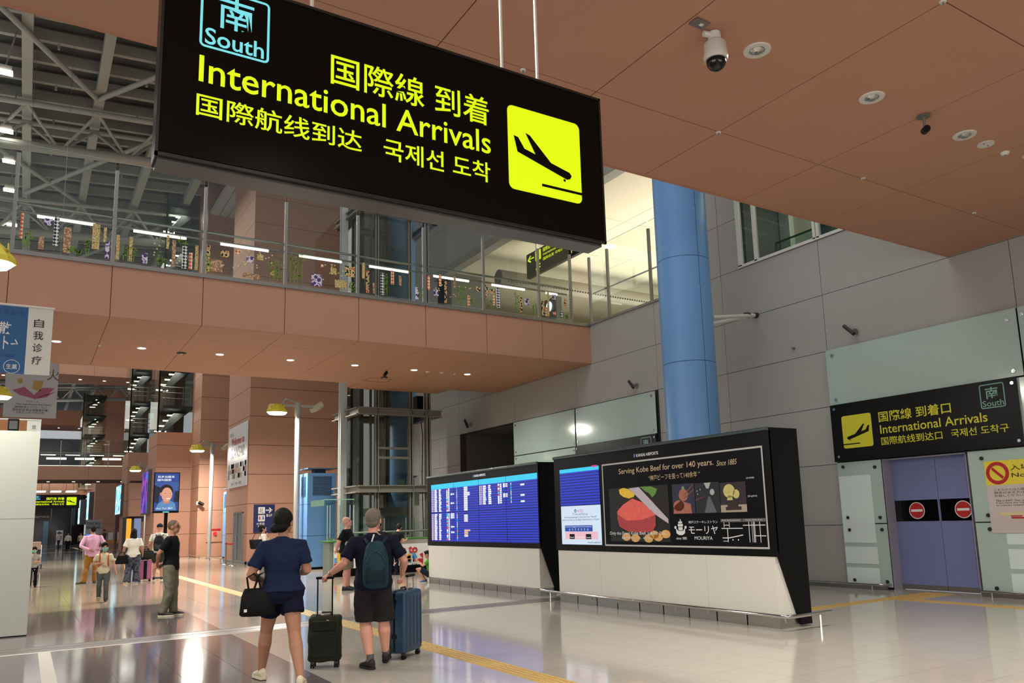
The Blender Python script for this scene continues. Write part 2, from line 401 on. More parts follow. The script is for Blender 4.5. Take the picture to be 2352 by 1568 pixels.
# bumper rails along the wall foot
for (y0,y1,lab) in ((10.0,16.5,'steel bumper rail at the wall foot left of the exit doors'),(2.5,8.1,'steel bumper rail at the wall foot right of the exit doors')):
    t=thing('bumper_rail',lab,'rail',(14.7,(y0+y1)/2,0))
    B().tube([(14.9,y0-.0,.1),(14.72,y0+.05,.1),(14.7,y0+.15,.1),(14.7,y1,.1)],.022,8).obj('rail',CHROME,t,smooth=True)
    B().box(14.76,y0+.05,0,14.88,y1,.09).obj('kerb',STEELD,t)
    for i in range(4):
        y=y0+.3+(y1-y0-.5)*i/3; B().tube([(14.7,y,.1),(14.7,y,0)],.014,6).obj('post',STEELD,t)
# sliding doors
DOORM=mat('door lavender steel',(118,126,172),.35,noise_=.03)
d=thing('sliding_door','left leaf of the lavender sliding exit doors with no-entry disc','door',(15.2,9.46,0)); RED=mat('sign red',(178,28,32),.45); WH=mat('sign white',(226,224,220),.45)
d2=thing('sliding_door','right leaf of the lavender sliding exit doors with no-entry disc','door',(15.2,8.6,0))
for t,y0,y1,cx in ((d,8.995,9.95,-9.46),(d2,8.22,8.985,-8.513)):
    B().box(15.2,y0,.1,15.24,y1,2.62).obj('leaf',DOORM,t,bevel=.004); B().box(15.195,y0,.01,15.245,y1,.1).obj('kick_plate',STEELD,t)
    B().box(15.192,y0+.02,1.357,15.199,y1-.02,1.778).obj('warning_band',BLACKG,t)
    pl=('x',15.19); flat('disc_rim',pl,[circ(cx,1.568,.168)],WH,t,e=.001); flat('disc',pl,[circ(cx,1.568,.152)],RED,t,e=.003); flat('disc_bar',pl,[rect((cx-.12,1.545,cx+.12,1.592))],WH,t,e=.005)
# exit sign panel on the wall
t=thing('arrivals_wall_sign','black International Arrivals wall sign bolted above the sliding doors','sign',(14.93,9.06,2.65))
B().box(14.84,7.10,2.655,14.87,11.024,3.892).obj('panel',SIGNK,t,bevel=.004)
PL=('x',14.84)
for u,v in [(-10.918,3.80),(-10.90,2.76),(-7.172,3.79),(-7.171,2.75)]: B().tube([(14.845,-u,v),(14.825,-u,v)],.03,12).obj('bolt',CHROME,t)
flat('pictogram',PL,[rrect((-10.757,2.923,-10.043,3.622),.05)],YELP,t)
# landing aircraft mirrored for this sign
def plane_shape(x0,z0,w_,h_,flip=False):
    base=[(2.784,4.352),(2.822,4.345),(2.873,4.269),(2.966,4.246),(2.884,4.393),(2.922,4.382),(3.101,4.21),(3.263,4.17),(3.282,4.148),(3.268,4.121),(3.238,4.11),(2.813,4.233)]
    f=lambda p:(((p[0]-2.738)/.633),((p[1]-3.945)/.636))
    o=[]
    for p in base:
        a,c=f(p); a=1-a if flip else a; o.append((x0+a*w_,z0+c*h_))
    bar=[(0.436,.108),(1,.108),(1,.14),(.436,.14)]; bar=[((1-a) if flip else a,c) for a,c in bar]
    wh=((1-.755) if flip else .755,.245)
    return o,[(x0+a*w_,z0+c*h_) for a,c in bar],circ(x0+wh[0]*w_,z0+wh[1]*h_,.017*w_,10)
flat('aircraft',PL,list(plane_shape(-10.757,2.923,.714,.7,True)),SIGNK,t,e=.008)
text('lettering','国際線 到着口',PL,(-9.868,3.392,-8.33,3.611),YELP,t,bold=.012)
text('lettering','International Arrivals',PL,(-9.859,3.15,-7.672,3.33),YELP,t,bold=.008)
text('lettering','国際航线到达口',PL,(-9.858,2.913,-8.556,3.08),YELP,t,bold=.008)
text('lettering','국제선 도착구',PL,(-8.385,2.926,-7.32,3.081),YELP,t,bold=.008)
flat('badge_frame',PL,frame_polys((-7.763,3.387,-7.318,3.834),.018,.04),GRNP,t); text('lettering','南',PL,(-7.658,3.558,-7.432,3.772),GRNP,t,bold=.008); text('lettering','South',PL,(-7.729,3.421,-7.348,3.53),GRNP,t,bold=.006)
# second wall sign behind the boards
t=thing('arrivals_wall_sign','black wall sign largely hidden behind the large advertising board','sign',(14.93,18.7,2.65))
B().box(14.84,16.79,2.655,14.87,20.7,3.89).obj('panel',SIGNK,t,bevel=.004)
dx=-9.68
flat('badge_frame',PL,frame_polys((-7.763+dx,3.387,-7.318+dx,3.834),.018,.04),GRNP,t); text('lettering','南',PL,(-7.658+dx,3.558,-7.432+dx,3.772),GRNP,t,bold=.008); text('lettering','South',PL,(-7.729+dx,3.421,-7.348+dx,3.53),GRNP,t,bold=.006)
flat('pictogram',PL,[rrect((-10.757+dx,2.923,-10.043+dx,3.622),.05)],YELP,t); text('lettering','International Arrivals',PL,(-9.859+dx,3.15,-7.672+dx,3.33),YELP,t,bold=.008); text('lettering','国際線 到着口',PL,(-9.868+dx,3.392,-8.33+dx,3.611),YELP,t,bold=.012)
for u in (-10.918,-7.172):
    for v in (3.8,2.76): B().tube([(14.845,-u-dx,v),(14.825,-u-dx,v)],.03,12).obj('bolt',CHROME,t)
# no entry notice
t=thing('no_entry_notice','yellow and white no-entry notice on the glass right of the doors','notice',(14.88,7.4,1.1))
PN=('x',14.888); PAPER=mat('notice paper',(196,184,180),.6)
flat('paper',PN,[rect((-7.865,1.126,-6.6,1.988))],PAPER,t,e=0); flat('yellow_header',PN,[rect((-7.869,1.988,-6.6,2.427))],mat('notice yellow',(222,204,60),.55),t,e=.001)
n=28; o_=circ(-7.642,2.203,.205,n); i_=circ(-7.642,2.203,.14,n)
flat('prohibition_ring',PN,[[o_[k],o_[(k+1)%n],i_[(k+1)%n],i_[k]] for k in range(n)]+[[(-7.75,2.275),(-7.72,2.315),(-7.53,2.13),(-7.565,2.095)]],RED,t,e=.003)
INK=mat('ink',(30,28,28),.6)
text('lettering','入場禁止',PN,(-7.41,2.235,-6.72,2.34),INK,t,e=.003,bold=.01); text('lettering','No Entry',PN,(-7.40,2.09,-6.7,2.19),INK,t,e=.003,bold=.01)
text('lettering','こちらからは入場できませんので\n関係のある方は税関受付まで\nお越しください。',PN,(-7.74,1.77,-6.75,1.93),INK,t,e=.003); text('lettering','This is EXIT. You can\'t enter from here.\nIf you have any inquiries, please come\nto Customs reception desk.',PN,(-7.73,1.6,-6.75,1.73),INK,t,e=.003,bold=.01)
flat('map_building',PN,[rect((-7.69,1.44,-7.15,1.5))],mat('map beige',(206,196,150),.6),t,e=.003); flat('map_route',PN,[rect((-7.49,1.385,-7.1,1.41)),rect((-7.5,1.42,-7.3,1.44))],RED,t,e=.004); flat('map_marks',PN,[rect((-7.25,1.31,-7.15,1.345))],mat('map green',(60,120,80),.6),t,e=.004); flat('map_top',PN,[rect((-7.2,1.545,-6.9,1.575))],mat('map blue',(70,100,180),.6),t,e=.004)
# window in the upper right wall
win=thing('window_1','upper wall window with white frames beneath the soffit','window',(15,10.7,7.8),kind='structure')
b=B(); b.box(14.97,8,7.76,15.06,13.45,7.83); b.box(14.97,8,10.5,15.06,13.45,10.6)
b.obj('sill_frame',WHITEP,win)
for y,w_ in ((13.33,.12),(12.83,.09),(11.1,.07),(11.0,.07),(9.2,.07)): B().box(14.97,y,7.8,15.06,y+w_,10.5).obj('mullion',WHITEP,win)
for y0,y1 in ((12.92,13.33),(11.17,12.83),(9.27,11.0),(8,9.2)): B().box(15.02,y0,7.83,15.03,y1,10.5).obj('pane',glassmat('dark window glass',(228,236,230),.07),win)
room=struct('wall_corridor',B().box(18.6,7.5,7.7,18.7,14,10.7).box(15.3,7.5,7.68,18.7,14,7.74).box(15.3,7.5,10.6,18.7,14,10.7).box(15.3,13.9,7.7,18.7,14.0,10.7).box(15.3,7.5,7.7,18.7,7.6,10.7),mat('corridor grey',(96,100,98),.6),label='corridor seen through the upper wall window')
B().box(17.2,13.55,7.75,17.4,13.88,10.6).obj('corridor_pier',WHITEP,room); B().box(17.0,11.2,7.75,17.06,14,8.9).obj('corridor_glass_rail',GLASSG,room); B().tube([(17.03,11.2,8.92),(17.03,14,8.92)],.03,6).obj('corridor_handrail',GREENE,room)
B().box(17.4,12.95,7.75,17.5,13.6,10.6).obj('corridor_lit_wall',mat('cream wall',(214,206,186),.6),room)
for y in (10.2,9.0): B().tube([(16.8,y,10.59),(16.8,y,10.56)],.1,14).obj('corridor_downlight',DOWN,room)
# wall-mounted small fittings
def wallcam(y,z,lab,s=1):
    t=thing('security_camera',lab,'camera',(14.95,y,z))
    B().tube([(15,y,z),(14.97,y,z)],.06*s,10).obj('base',STEELD,t); B().tube([(14.97,y,z),(14.78,y,z+.02)],.018*s,6).obj('bracket',STEELD,t)
    B().tube([(14.82,y+.12*s,z+.12*s),(14.76,y-.1*s,z-.08*s)],.035*s,8).obj('body',DARK,t,smooth=True); return t
wallcam(10.32,5.43,'small dark security camera on the grey wall above the exit doors',1.2)
wallcam(17.68,5.41,'small dark camera on the wall left of the blue column',1.2)
wallcam(28.05,5.45,'small dark camera on the wall near the lift tower',1.6)
t=B().tube([(15,11.96,5.39),(14.93,11.96,5.39)],.03,8).obj('wall_spigot',STEELD,None,label='tiny steel spigot on the wall panel right of the blue column',cat='fitting')
# ======================= BLUE COLUMNS =======================
def column(x,y,z0,z1,lab):
    t=thing('blue_column',lab,'column',(x,y,z0),kind='structure')
    zz=[z for z in (z0,2.7,5.0,7.43,9.9,12.4,z1) if z0<=z<=z1]
    for a,c in zip(zz,zz[1:]):
        B().tube([(x,y,a+.006),(x,y,c-.006)],.605,48).obj('column_shell',BLUEC,t,smooth=True)
    B().tube([(x,y,z0),(x,y,z1)],.597,32).obj('column_core',mat('blue joint',(40,62,90),.7),t)
    b=B(); a=math.atan2(-y,-x)+.62; b.box(-.004,-.004,z0,.004,.004,z1); o=b.obj('seam',mat('blue joint',(40,62,90),.7),t); 
    for v in o.data.vertices: v.co.x+=x+.604*math.cos(a); v.co.y+=y+.604*math.sin(a)
    return t
column(12.66,13.05,0,14,'large round sky blue column in front of the grey wall, near the ad board')
column(12.66,29.65,0,16,'distant round sky blue column seen through the lift tower')
t=thing('column_brace','pair of white steel brace bars tying the blue column to the wall','brace',(14,13,6.2))
for z,y0 in ((6.2,12.6),(6.08,12.95)):
    B().tube([(13.15,y0+.1,z-.1),(14.95,13,6.43)],.045,10).obj('bar',WHITEP,t,smooth=True)
for x,y,z in ((14.9,13,6.42),(14.55,12.98,6.38)): B().tube([(x,y,z),(x+.14,y,z+.02)],.07,8).obj('joint',DARK,t)
# ======================= NEAR SOFFIT (ceiling) =======================
ceil=struct('ceiling',B().box(-14,-9,6.49,15,8.15,6.7).box(-14,8.10,6.46,15,8.15,7.7),ORANGE2,label='terracotta panelled soffit overhead')
xsoff=[15-.0]+[13.1-1.96*i for i in range(0,14)]; xsoff=sorted([15.0]+[13.12-1.965*i for i in range(0,14)])
ysoff=[-8.3,-5.32,-2.33,.67,3.66,6.65,8.15]
def zpanels(parent,z,us,vs,m,name,gap=.012,th=.025,holes=()): grid_panels(parent,('z',z),us,vs,m,name,gap,th,holes)
zpanels(ceil,6.465,xsoff,ysoff,ORANGE,'ceiling_panel')
def downlight(x,y,z,r,lab,grp=None,on=False):
    t=thing('downlight',lab,'ceiling light',(x,y,z),group=grp)
    b=B(); b.loft([((0,0,0),(r,0,0),(0,r,0)),((0,0,-.012),(r*.97,0,0),(0,r*.97,0)),((0,0,-.014),(r*.62,0,0),(0,r*.62,0)),((0,0,-.004),(r*.56,0,0),(0,r*.56,0))],28,True)
    b.obj('trim_ring',WHITEP,t,local=True,smooth=False)
    B().tube([(0,0,-.003),(0,0,-.006)],r*.54,24).obj('lens' ,DOWN if on else mat('unlit reflector',(150,150,145),.2,.6),t,local=True)
    if not on: B().loft([((0,0,-.006),(r*.5,0,0),(0,r*.5,0)),((0,0,-.03),(r*.3,0,0),(0,r*.3,0))],20).obj('reflector',CHROME,t,local=True,smooth=True)
    return t
downlight(6.25,5.14,6.465,.145,'unlit round downlight beside the dome camera in the soffit')
downlight(8.21,5.13,6.465,.145,'unlit round downlight, second from the dome camera in the soffit')
downlight(10.17,5.11,6.465,.145,'unlit round downlight next to the twin-hole speaker disc')
t=thing('ceiling_disc','white twin-hole disc right of the third soffit downlight','ceiling fitting',(10.69,5.11,6.465)); B().tube([(0,0,0),(0,0,-.012)],.105,24).obj('plate',WHITEP,t,local=True)
for s in (-1,1): B().tube([(s*.05,0,-.011),(s*.05,0,-.014)],.012,8).obj('slot',DARK,t,local=True)
for x,y,r,lab in ((11.2,5.12,.06,'small white ceiling disc right of the twin-hole disc'),(11.62,5.0,.09,'round smoke detector at the right edge of the soffit')):
    t=thing('smoke_detector',lab,'detector',(x,y,6.465)); B().loft([((0,0,0),(r,0,0),(0,r,0)),((0,0,-.02),(r*.9,0,0),(0,r*.9,0)),((0,0,-.04),(r*.5,0,0),(0,r*.5,0))],18).obj('body',WHITEP,t,local=True); B().tube([(0,0,-.039),(0,0,-.045)],r*.3,10).obj('sensor',STEELD,t,local=True)
t=thing('dome_camera','white dome security camera with black bubble under the soffit','camera',(5.63,5.15,6.46))
B().tube([(0,0,.0),(0,0,-.1)],.065,16).obj('neck',WHITEP,t,local=True,smooth=True); B().tube([(-.03,0,-.03),(-.13,.02,-.035)],.03,8).obj('side_spigot',WHITEP,t,local=True)
B().loft([((0,0,-.08),(.07,0,0),(0,.07,0)),((0,0,-.12),(.11,0,0),(0,.11,0)),((0,0,-.24),(.118,0,0),(0,.118,0)),((0,0,-.26),(.125,0,0),(0,.125,0)),((0,0,-.3),(.115,0,0),(0,.115,0))],24).obj('housing',WHITEP,t,local=True,smooth=True)
B().ell((0,0,-.31),(.1,.1,.1),20,12).obj('bubble',BLACKG,t,local=True,smooth=True)
t=thing('ceiling_plate','grey rectangular plate beside the dome camera','plate',(5.38,5.1,6.46)); B().box(-.09,-.06,-.012,.09,.06,0).obj('plate',STEELD,t,local=True); B().box(.0,-.02,-.016,.04,.015,-.01).obj('badge',WH,t,local=True)
t=thing('bullet_camera','small black camera hanging from a round base in the soffit','camera',(9.19,5.08,6.46)); B().tube([(0,0,0),(0,0,-.015)],.08,18).obj('base',STEELD,t,local=True); B().tube([(0,0,0),(0,0,-.14)],.015,8).obj('stem',STEELD,t,local=True); B().tube([(-.05,-.05,-.2),(.05,.04,-.17)],.045,12).obj('body',BLACK,t,local=True,smooth=True)
sp=None
for i_,(x,y) in enumerate(((4.29,6.68),(7.23,6.66),(10.18,6.63),(13.11,6.59),(7.21,3.67))):
    t=thing('sprinkler','small white sprinkler rosette in the near soffit, '+('beside the sign hanger rods','at the joint right of the hanging sign','third from the left along the edge','nearest the grey wall','at the top edge of the photo')[i_],'sprinkler',(x,y,6.465),group='sprinklers in the near soffit')
    B().loft([((0,0,0),(.035,0,0),(0,.035,0)),((0,0,-.012),(.03,0,0),(0,.03,0))],14).obj('rosette',WHITEP,t,local=True); B().tube([(0,0,-.01),(0,0,-.03)],.01,8).obj('nozzle',STEELD,t,local=True)
# ======================= BIG HANGING SIGN =======================
S=thing('hanging_arrivals_sign','large black hanging sign with lit International Arrivals lettering','sign',(2.02,4.6,3.68))
B().box(.487,4.5,3.68,3.575,4.70,4.84).obj('casing',mat('sign casing black',(12,11,10),.3,spec=.2),S,bevel=.006)
B().box(.5,4.494,3.70,3.56,4.499,4.82).obj('face',mat('sign face black',(10,9,6),.25,spec=.12),S)
b=B(); b.box(.48,4.485,3.672,3.582,4.505,3.69); b.box(.48,4.485,4.83,3.582,4.505,4.848); b.box(.48,4.485,3.672,.496,4.505,4.848); b.box(3.566,4.485,3.672,3.582,4.505,4.848); b.obj('bezel',mat('bezel',(24,24,22),.3),S)
b=B(); b.box(.5,4.52,3.655,3.56,4.69,3.68); b.obj('under_rail',mat('under rail',(104,103,100),.28,.7),S)
for x in (1.05,1.36,2.77,3.08): B().tube([(x,4.6,4.84),(x,4.6,6.47)],.012,8).obj('hanger_rod',WHITEP,S)
PS=('y',4.494)
flat('badge_frame',PS,frame_polys((.684,4.382,1.075,4.775),.014,.03),CYA,S)
text('lettering','南',PS,(.782,4.528,.982,4.742),CYA,S,bold=.006); text('lettering','South',PS,(.713,4.403,1.044,4.508),CYA,S,bold=.012)
text('lettering','国際線 到着',PS,(1.453,4.367,2.585,4.575),YEL,S,bold=.008); text('lettering','International Arrivals',PS,(.688,4.160,2.595,4.325),YEL,S,bold=.008)
text('lettering','国際航线到达',PS,(.681,3.952,1.658,4.092),YEL,S,bold=.008); text('lettering','국제선 도착',PS,(1.803,3.947,2.586,4.093),YEL,S,bold=.01)
flat('pictogram',PS,[rrect((2.738,3.945,3.371,4.581),.045)],YEL,S); flat('aircraft',PS,list(plane_shape(2.738,3.945,.633,.636)),mat('sign face black',(12,11,8)),S,e=.008)
# ======================= BRIDGE 1 =======================
YB=19.84
br=struct('footbridge',B().box(-14,YB+.05,6.5,15,26.1,7.66).box(9.5,26.0,6.5,13.2,27.2,7.66),ORANGE2,label='terracotta footbridge crossing the hall')
bx=[15-.0]; bx=sorted([-0.6-1.965*i for i in range(1,7)]+[-.6+1.965*i for i in range(0,8)]+[15.0])
grid_panels(br,('y',YB),bx,[6.46,7.68],ORANGE,'fascia_panel',gap=.016,th=.04)
grid_panels(br,('z',6.46),bx,[YB+.0,21.3,24.6,26.14],ORANGE,'soffit_panel',gap=.01,th=.03)
B().box(9.6,26.15,6.46,13.1,27.15,6.49).obj('soffit_panel',ORANGE,br)
b=B().box(-14,YB-.03,7.66,15,YB+.16,7.76); b.obj('ledge',STEELD,br)
for i_,x in enumerate((.42,2.38,4.36,6.33,8.3,10.27,12.19)):
    t=thing('soffit_light','lit round downlight under the near footbridge, %s from the left'%ORD[i_],'ceiling light',(x,23.0,6.46),group='lit downlights under the footbridge')
    B().loft([((0,0,0),(.13,0,0),(0,.13,0)),((0,0,-.012),(.12,0,0),(0,.12,0))],20).obj('trim_ring',WHITEP,t,local=True); B().tube([(0,0,-.011),(0,0,-.016)],.1,18).obj('lens',DOWN,t,local=True)
for x,y,r,lab in ((1.39,23.06,.05,'first small detector under the footbridge'),(3.4,23.23,.13,'larger domed detector between the downlights under the footbridge'),(10.79,23.11,.07,'flat disc detector right of the sixth footbridge downlight'),(11.27,23.07,.07,'second flat disc detector right of the sixth footbridge downlight'),(11.77,23.11,.04,'tiny detector next to the last footbridge downlight'),(9.9,24.6,.13,'round speaker grille beside the hatch under the footbridge')):
    t=thing('smoke_detector',lab,'detector',(x,y,6.46)); B().loft([((0,0,0),(r,0,0),(0,r,0)),((0,0,-.02),(r*.9,0,0),(0,r*.9,0)),((0,0,-.035),(r*.5,0,0),(0,r*.5,0))],16).obj('body',WHITEP if r<.12 else DARK,t,local=True); B().tube([(0,0,-.034),(0,0,-.04)],r*.3,8).obj('sensor',WHITEP,t,local=True)
t=thing('bullet_camera','dark camera on a white arm under the footbridge','camera',(9.49,23.42,6.46)); B().tube([(.12,0,0),(0,0,-.1)],.02,8).obj('arm',WHITEP,t,local=True); B().tube([(.02,0,-.06),(-.1,-.1,-.2)],.05,10).obj('body',BLACK,t,local=True,smooth=True)
b=B(); 
for q in ((-.4,-.3,.4,-.285),(-.4,.285,.4,.3),(-.4,-.3,-.385,.3),(.385,-.3,.4,.3)): b.box(q[0],q[1],-.004,q[2],q[3],.004)
t=b.obj('hatch_frame',GROUT_O,None,label='square access hatch outline under the footbridge',cat='hatch'); t.location=(9.9,25.2,6.458)
# railing helper: posts, glass, handrail, led tubes
def railing(lab,pl,us,z0,zt,zg,led=None,rail=8.86,hr=True,grp=None,back=False):
    mid=(us[0]+us[-1])/2; p=P3(pl,mid,z0,0)
    t=thing('glass_railing',lab,'railing',p)
    s=-1 if not back else 1
    for u in us:
        a=P3(pl,u-.035,z0,.02); c=P3(pl,u+.035,zt,-.06)
        B().box(min(a[0],c[0]),min(a[1],c[1]),z0,max(a[0],c[0]),max(a[1],c[1]),zt).obj('post',STEELD,t)
    for a_,c_ in zip(us,us[1:]):
        a=P3(pl,a_+.04,z0,0); c=P3(pl,c_-.04,zg,-.012)
        B().box(min(a[0],c[0]),min(a[1],c[1]),z0+.03,max(a[0],c[0]),max(a[1],c[1]),zg).obj('glass_panel',GLASS,t)
        B().box(min(a[0],c[0]),min(a[1],c[1])-.003,zg,max(a[0],c[0]),max(a[1],c[1])+.003,zg+.008).obj('glass_edge',mat('glass rim',(170,185,175),.2),t)
        if led:
            q0=P3(pl,a_+.42,led,-.24); q1=P3(pl,c_-.38,led,-.24)
            B().tube([q0,q1],.03,8).obj('led_tube',TUBE,t)
    if hr:
        B().tube([P3(pl,us[0],rail,-.13),P3(pl,us[-1],rail,-.13)],.024,8).obj('handrail',STEELD,t,smooth=True)
        a=P3(pl,us[0],rail+.07,-.3); c=P3(pl,us[-1],rail+.1,-.34)
        B().box(min(a[0],c[0]),min(a[1],c[1]),a[2],max(a[0],c[0]),max(a[1],c[1]),c[2]).obj('green_glass_top',GREENE,t)
        if led: B().tube([P3(pl,us[0],led+.05,-.24),P3(pl,us[-1],led+.05,-.24)],.028,6).obj('light_rail',STEELD,t)
    a=P3(pl,us[0],z0,-.08); c=P3(pl,us[-1],z0+.03,-.2)
    if led: B().box(min(a[0],c[0]),min(a[1],c[1]),a[2]-.01,max(a[0],c[0]),max(a[1],c[1]),c[2]).obj('footlight_strip',mat('foot strip glow',(250,250,225),.5,emit=1.6),t)
    return t
us1=[-8.4,-6.45,-4.5,-2.53,-.58,1.36,3.32,5.29,7.23,9.18,11.12,13.08,14.3]
rail1=railing('tall glass railing with light tubes along the near edge of the footbridge',('y',YB+.0),us1,7.76,9.98,10.2,led=8.66,rail=8.86)
railing('glass railing on the far edge of the footbridge',('y',26.1),[-8.4,-4.5,-.58,3.32,7.23,9.5],7.7,9.3,9.4,rail=8.8)
railing('glass railing along the wall opening right of the footbridge',('x',15.02),[-19.8,-18.85,-16.86,-15.0],7.76,9.98,10.2,rail=8.78)
B().box(14.96,14.6,7.7,15.34,31,7.77).obj('ledge_cap',STEELD,wall_right)
# ======================= UPPER LEVEL ROOM BEHIND OPENING =======================
CREAM=mat('cream ceiling',(216,208,186),.6)
ur=struct('wall_upper_hall',B().box(15.3,36,7.7,40,36.2,12.6).box(39.8,14.5,7.7,40,36,12.6).box(15.3,14.5,7.7,40,14.6,12.6),mat('cream wall panel',(206,198,178),.6),label='bright upper hall behind the wall opening')
B().box(15.3,14.5,7.6,40,36,7.7).obj('upper_floor',mat('upper floor',(150,145,135),.3),ur)
B().box(15.3,14.5,12.5,40,36,12.6).obj('upper_ceiling',CREAM,ur)
grid_panels(ur,('z',12.48),[15.3,18.3,21.3,24.3,27.3,30.3],[14.6,18.2,21.8,25.4,29,32.6,36],CREAM,'ceiling_panel',gap=.02)
b=B(); b.box(14.9,14.6,12.3,15.3,31.2,12.62); b.obj('header_beam',mat('header grey',(150,148,138),.6),ur)
B().box(15.3,30.2,7.7,16.9,31.0,12.5).obj('dark_pier',mat('pier grey',(104,104,98),.6),ur)
for y,z,x0 in ((27.3,11.55,16.0),(32.5,11.2,16.8)):
    t=thing('air_duct','round perforated air duct %s in the upper hall'%('nearest the opening' if y<30 else 'further back'),'duct',(x0,y,z))
    B().tube([(x0,y,z),(34,y,z)],.33,24).obj('duct_shell',mat('duct grey',(150,145,132),.5),t,smooth=False)
    for p in t.children[0].data.polygons: p.use_smooth=len(p.vertices)==4
    B().tube([(x0-.01,y,z),(x0+.02,y,z)],.3,20).obj('end_cap',mat('duct cap',(110,108,102),.6),t)
    b=B()
    for i in range(90): 
        x=x0+.3+i*.14; b.box(x,y-.30,z-.2,x+.07,y-.25,z-.15)
    o=b.obj('vent_holes',DARK,t); o['kind']='stuff'
for i_,(x,y) in enumerate(((19.5,24.2),(21.5,19.6),(20.2,17.4),(24.2,24.2))):
    t=thing('hall_downlight','lit round downlight in the cream upper hall ceiling, '+('above the departures sign','right of the footbridge end','nearest the blue column','deepest in the hall')[i_],'ceiling light',(x,y,12.48),group='downlights of the upper hall'); B().tube([(0,0,0),(0,0,-.02)],.22,20).obj('lens',DOWN,t,local=True); B().loft([((0,0,0),(.27,0,0),(0,.27,0)),((0,0,-.012),(.25,0,0),(0,.25,0))],20).obj('trim_ring',WHITEP,t,local=True)
t=thing('departures_sign','black hanging International Departures sign with arrow in the upper hall','sign',(16.2,24,11)); 
B().box(16.2,21.0,10.98,16.35,25.4,11.95).obj('casing',SIGNK,t); PD=('x',16.2)
text('arrow','←',PD,(-25.3,11.55,-24.85,11.85),YEL,t,bold=.02); flat('pictogram',PD,[rrect((-24.75,11.5,-24.35,11.9),.03)],YEL,t); text('lettering','国際線 出発',PD,(-24.2,11.72,-23.3,11.88),YEL,t,bold=.01); text('lettering','International Departures',PD,(-24.2,11.55,-22.5,11.67),YEL,t,bold=.01); text('lettering','国际出发 국제선',PD,(-24.2,11.38,-22.9,11.5),YEL,t,bold=.01)
text('lettering','4F',PD,(-24.75,11.05,-24.4,11.35),YEL,t,bold=.01); flat('divider',PD,[rect((-22.35,11.1,-22.31,11.9))],YEL,t)
for i in range(2):
    for j in range(2): flat('panel_note',PD,[rrect((-22.1+.42*i,11.1+.27*j,-21.75+.42*i,11.33+.27*j),.03)],mat('lit cream',(238,242,180),.5,emit=.9),t)
flat('divider',PD,[rect((-22.1,11.7,-21.35,11.85))],YEL,t)
B().tube([(16.27,22,11.95),(16.27,22,12.5)],.015,6).obj('hanger_rod',STEELD,t); B().tube([(16.27,24.8,11.95),(16.27,24.8,12.5)],.015,6).obj('hanger_rod',STEELD,t)
t=thing('information_totem','dark information totem with round lit i sign in the upper hall','totem',(16.6,24.4,7.72)); B().box(16.5,23.9,7.72,16.8,24.95,9.95).obj('body',mat('totem grey',(70,70,68),.5),t,bevel=.04); PI=('x',16.48)
flat('lit_disc',PI,[circ(-24.33,9.62,.2)],mat('lit pale blue',(220,240,250),.5,emit=2),t); text('letter','i',PI,(-24.37,9.51,-24.29,9.74),mat('sign blue',(30,70,160),.5),t,e=.01,bold=.02)
# ======================= INFORMATION BOARDS =======================
BASEW=mat('board base white',(216,214,204),.42,spec=.4)
def board(lab,x,y0,y1,zt,zb=1.0,extra=None):
    t=thing('information_board',lab,'display board',(x,(y0+y1)/2,0))
    # black fins at each end: wide at the top, tapering at the foot
    for yy in (y0,y1-.16):
        B().prism([(x-.0,yy,zt),(x+.62,yy,zt),(x+.62,yy,.03),(x+.40,yy,.03),(x-.0,yy,zb+.1)],(0,.16,0)).obj('end_fin',BLACK,t)
    B().box(x+.02,y0+.05,zb,x+.58,y1-.05,zt-.02).obj('cabinet',BLACK,t)
    B().box(x-.01,y0,zb,x+.03,y1,zt-.04).obj('front_bezel',mat('bezel black',(13,12,11),.3,spec=.15),t)
    B().tube([(x-.02,y0,zt-.02),(x-.02,y1,zt-.02)],.03,8).obj('top_trim',mat('trim teal steel',(86,100,104),.25,.7),t,smooth=True)
    n=4; L=(y1-y0-.1)/n
    for i in range(n): B().box(x-.005,y0+.05+i*L+.002,.16,x+.42,y0+.05+(i+1)*L-.002,zb-.002).obj('base_panel',BASEW,t)
    B().box(x+.03,y0+.06,.15,x+.40,y1-.06,zb).obj('base_core',BLACK,t)
    n=9; L=(y1-y0-.1)/n
    for i in range(n): B().box(x-.01,y0+.05+i*L+.004,.0,x+.41,y0+.05+(i+1)*L-.022,.155).obj('plinth_plate',STEEL,t)
    return t
KR=board('large black board with flight screen and restaurant advertisement, on a white base',9.1,7.84,13.45,2.86)
B().tube([(9.04,14.0,.2),(8.93,13.6,.2),(8.93,7.75,.2),(8.97,7.62,.2),(9.1,7.6,.2),(9.85,7.6,.2)],.026,10).obj('bumper_rail',CHROME,KR,smooth=True)
for i in range(9):
    y=7.75+i*.75; B().tube([(8.93,y,.2),(9.02,y,.19),(9.06,y,.1)],.013,6).obj('rail_bracket',CHROME,KR)
B().tube([(9.6,7.6,.2),(9.6,7.6,0)],.016,8).obj('rail_post',CHROME,KR); B().tube([(8.93,13.5,.2),(8.93,13.5,0)],.012,8).obj('rail_post',CHROME,KR)
KL=board('black flight information board with wide blue screen, on a white base',9.4,14.52,20.2,2.86)
B().tube([(9.3,14.6,.16),(9.3,20.1,.16)],.012,8).obj('bumper_rail',CHROME,KL)
PR=('x',9.085); PLK=('x',9.385)
